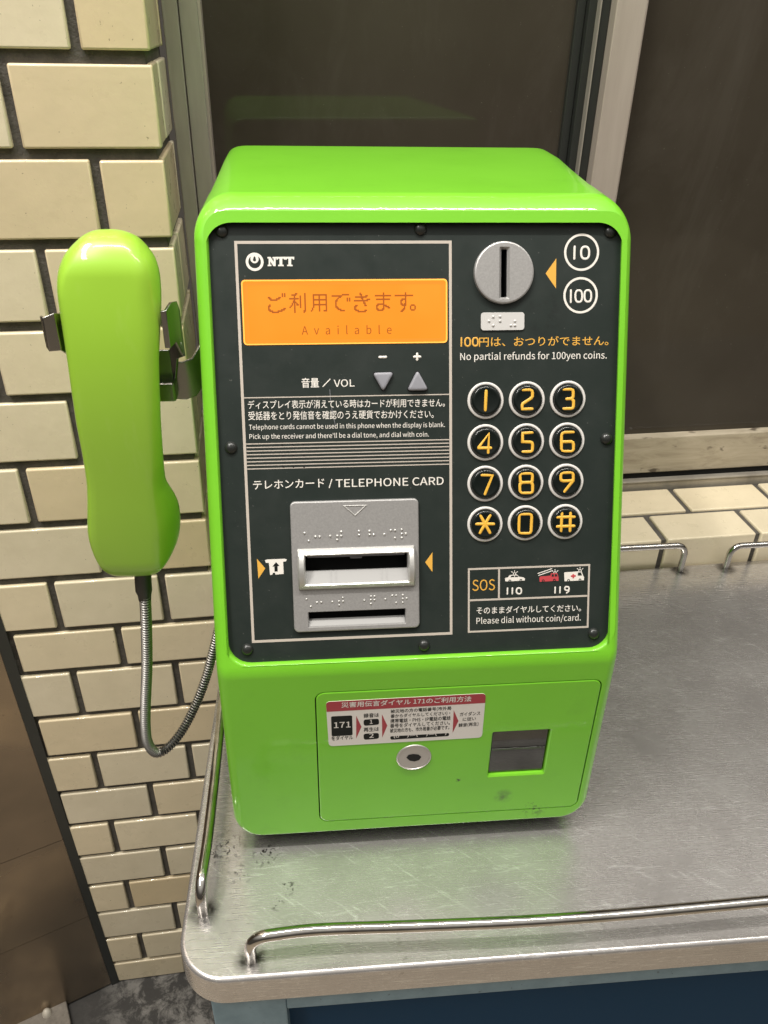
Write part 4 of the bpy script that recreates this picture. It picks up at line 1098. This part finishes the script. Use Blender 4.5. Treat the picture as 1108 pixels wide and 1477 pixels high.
nr = len(rows)
for i, (y, xl, xr) in enumerate(rows):
    s_ = (y - 331.5) / (828 - 331.5)
    # depth: thick ear piece at the top, slim grip, thick mouth piece at the bottom
    thick = .021 + .020 * math.exp(-((s_ - .12) / .14) ** 2) + .021 * math.exp(-((s_ - .86) / .12) ** 2)
    tt_ = max(0.0, 1 - s_ / .115); tb_ = max(0.0, 1 - (1 - s_) / .085)
    et, eb = 1 - math.sqrt(max(0, 1 - tt_ ** 2)), 1 - math.sqrt(max(0, 1 - tb_ ** 2))
    yf = YH + .003 - .0105 * math.sin(PI * s_) + .016 * et + .016 * eb
    yb = YH + .003 - .0105 * math.sin(PI * s_) + thick - .014 * et - .016 * eb
    ym = yf * .62 + yb * .38
    if s_ > .68: ym = ym + (yb * .55 + yf * .45 - ym) * min(1, (s_ - .68) / .1)
    lin = .26 * min(1, max(0, (y - 395) / 70))
    a = Vector((*FY(ym).px(xl, y), 0)); b = Vector((*FY(ym).px(xr, y), 0))
    cx_, cz_ = (a.x + b.x) / 2, (a.y + b.y) / 2; hw = (b.x - a.x) / 2
    f0 = interp(FAC, y, 1); f1_ = interp(FAC, y, 2)
    fa = FY(ym).px(f0, y)[0]; fb = FY(ym).px(f1_, y)[0]
    q = min(1, max(0, (y - 362) / 60)); q = q * q * (3 - 2 * q)
    fa = (cx_ - hw * .62) * (1 - q) + max(fa, cx_ - hw * .80) * q; fb = (cx_ + hw * .55) * (1 - q) + min(fb, cx_ + hw * .80) * q
    ring = []
    nf, nc, nbk = 10, 8, 18
    for k in range(nf): ring.append(Vector((fa + (fb - fa) * k / (nf - 1), yf - .0008 * math.sin(PI * k / (nf - 1)), cz_)))
    for k in range(1, nc + 1):
        a_ = PI / 2 * k / nc; e = .85
        ring.append(Vector((fb + (cx_ + hw - fb) * math.sin(a_), yf + (ym - yf) * (lin * k / nc + (1 - lin) * (1 - math.cos(a_))), cz_)))
    for k in range(1, nbk):
        th = PI * k / nbk; c_, s__ = math.cos(th), math.sin(th); e = 2 / 2.4
        ring.append(Vector((cx_ + hw * math.copysign(abs(c_) ** e, c_), ym + (yb - ym) * s__ ** e, cz_)))
    for k in range(nc, 0, -1):
        a_ = PI / 2 * k / nc; e = .85
        ring.append(Vector((fa - (fa - (cx_ - hw)) * math.sin(a_), yf + (ym - yf) * (lin * k / nc + (1 - lin) * (1 - math.cos(a_))), cz_)))
    rings.append(ring)
mb = MB(); mb.ring_loft(rings, cap0=True, cap1=True)
ho = mb.build('handset_body', m_hand, hs, smooth=180)
# ferrule and armoured hose
top_c = cpx(206.5, 826, -.004)
mb = MB()
pf = [cpx(206, 822, -.006), cpx(206.5, 838, -.0055), cpx(207.5, 851, -.005), cpx(208.5, 857, -.0045), cpx(209, 864, -.004)]
mb.tube(pf, [.0056, .0056, .0056, .0046, .0043], 18); mb.build('cord_sleeve', m_rubber, hs, smooth=50)
way = [(209, 855, -.005), (211, 900, -.004), (212, 960, -.002), (210, 1015, 0), (210, 1050, .002), (214, 1073, .006), (226, 1086, .011), (244, 1077, .018), (264, 1052, .028), (283, 1015, .038), (297, 978, .046), (306, 945, .052), (316, 905, .058)]
path = smooth_path([cpx(*w_) for w_ in way], 26)
# resample evenly and ridge it
acc = [0.0]
for a, b in zip(path[:-1], path[1:]): acc.append(acc[-1] + (b - a).length)
def at_len(s_):
    for i in range(len(acc) - 1):
        if acc[i + 1] >= s_:
            t_ = (s_ - acc[i]) / max(1e-9, acc[i + 1] - acc[i]); return path[i].lerp(path[i + 1], t_)
    return path[-1]
PIT = .0023
core = [at_len(acc[-1] * k / 160) for k in range(161)]
mb = MB(); mb.tube(core, .0033, 12); hose = mb.build('armoured_cord', m_rubber, hs, smooth=60)
pp, rr = [], []; s_ = 0.0
while s_ < acc[-1]:
    for k, r in ((0, .0030), (.10, .0036), (.34, .0041), (.60, .0036), (.70, .0030)):
        pp.append(at_len(min(s_ + k * PIT, acc[-1]))); rr.append(r)
    s_ += PIT
mb = MB(); mb.tube(pp, rr, 12); mb.build('cord_armour', m_hose, hose, smooth=50)
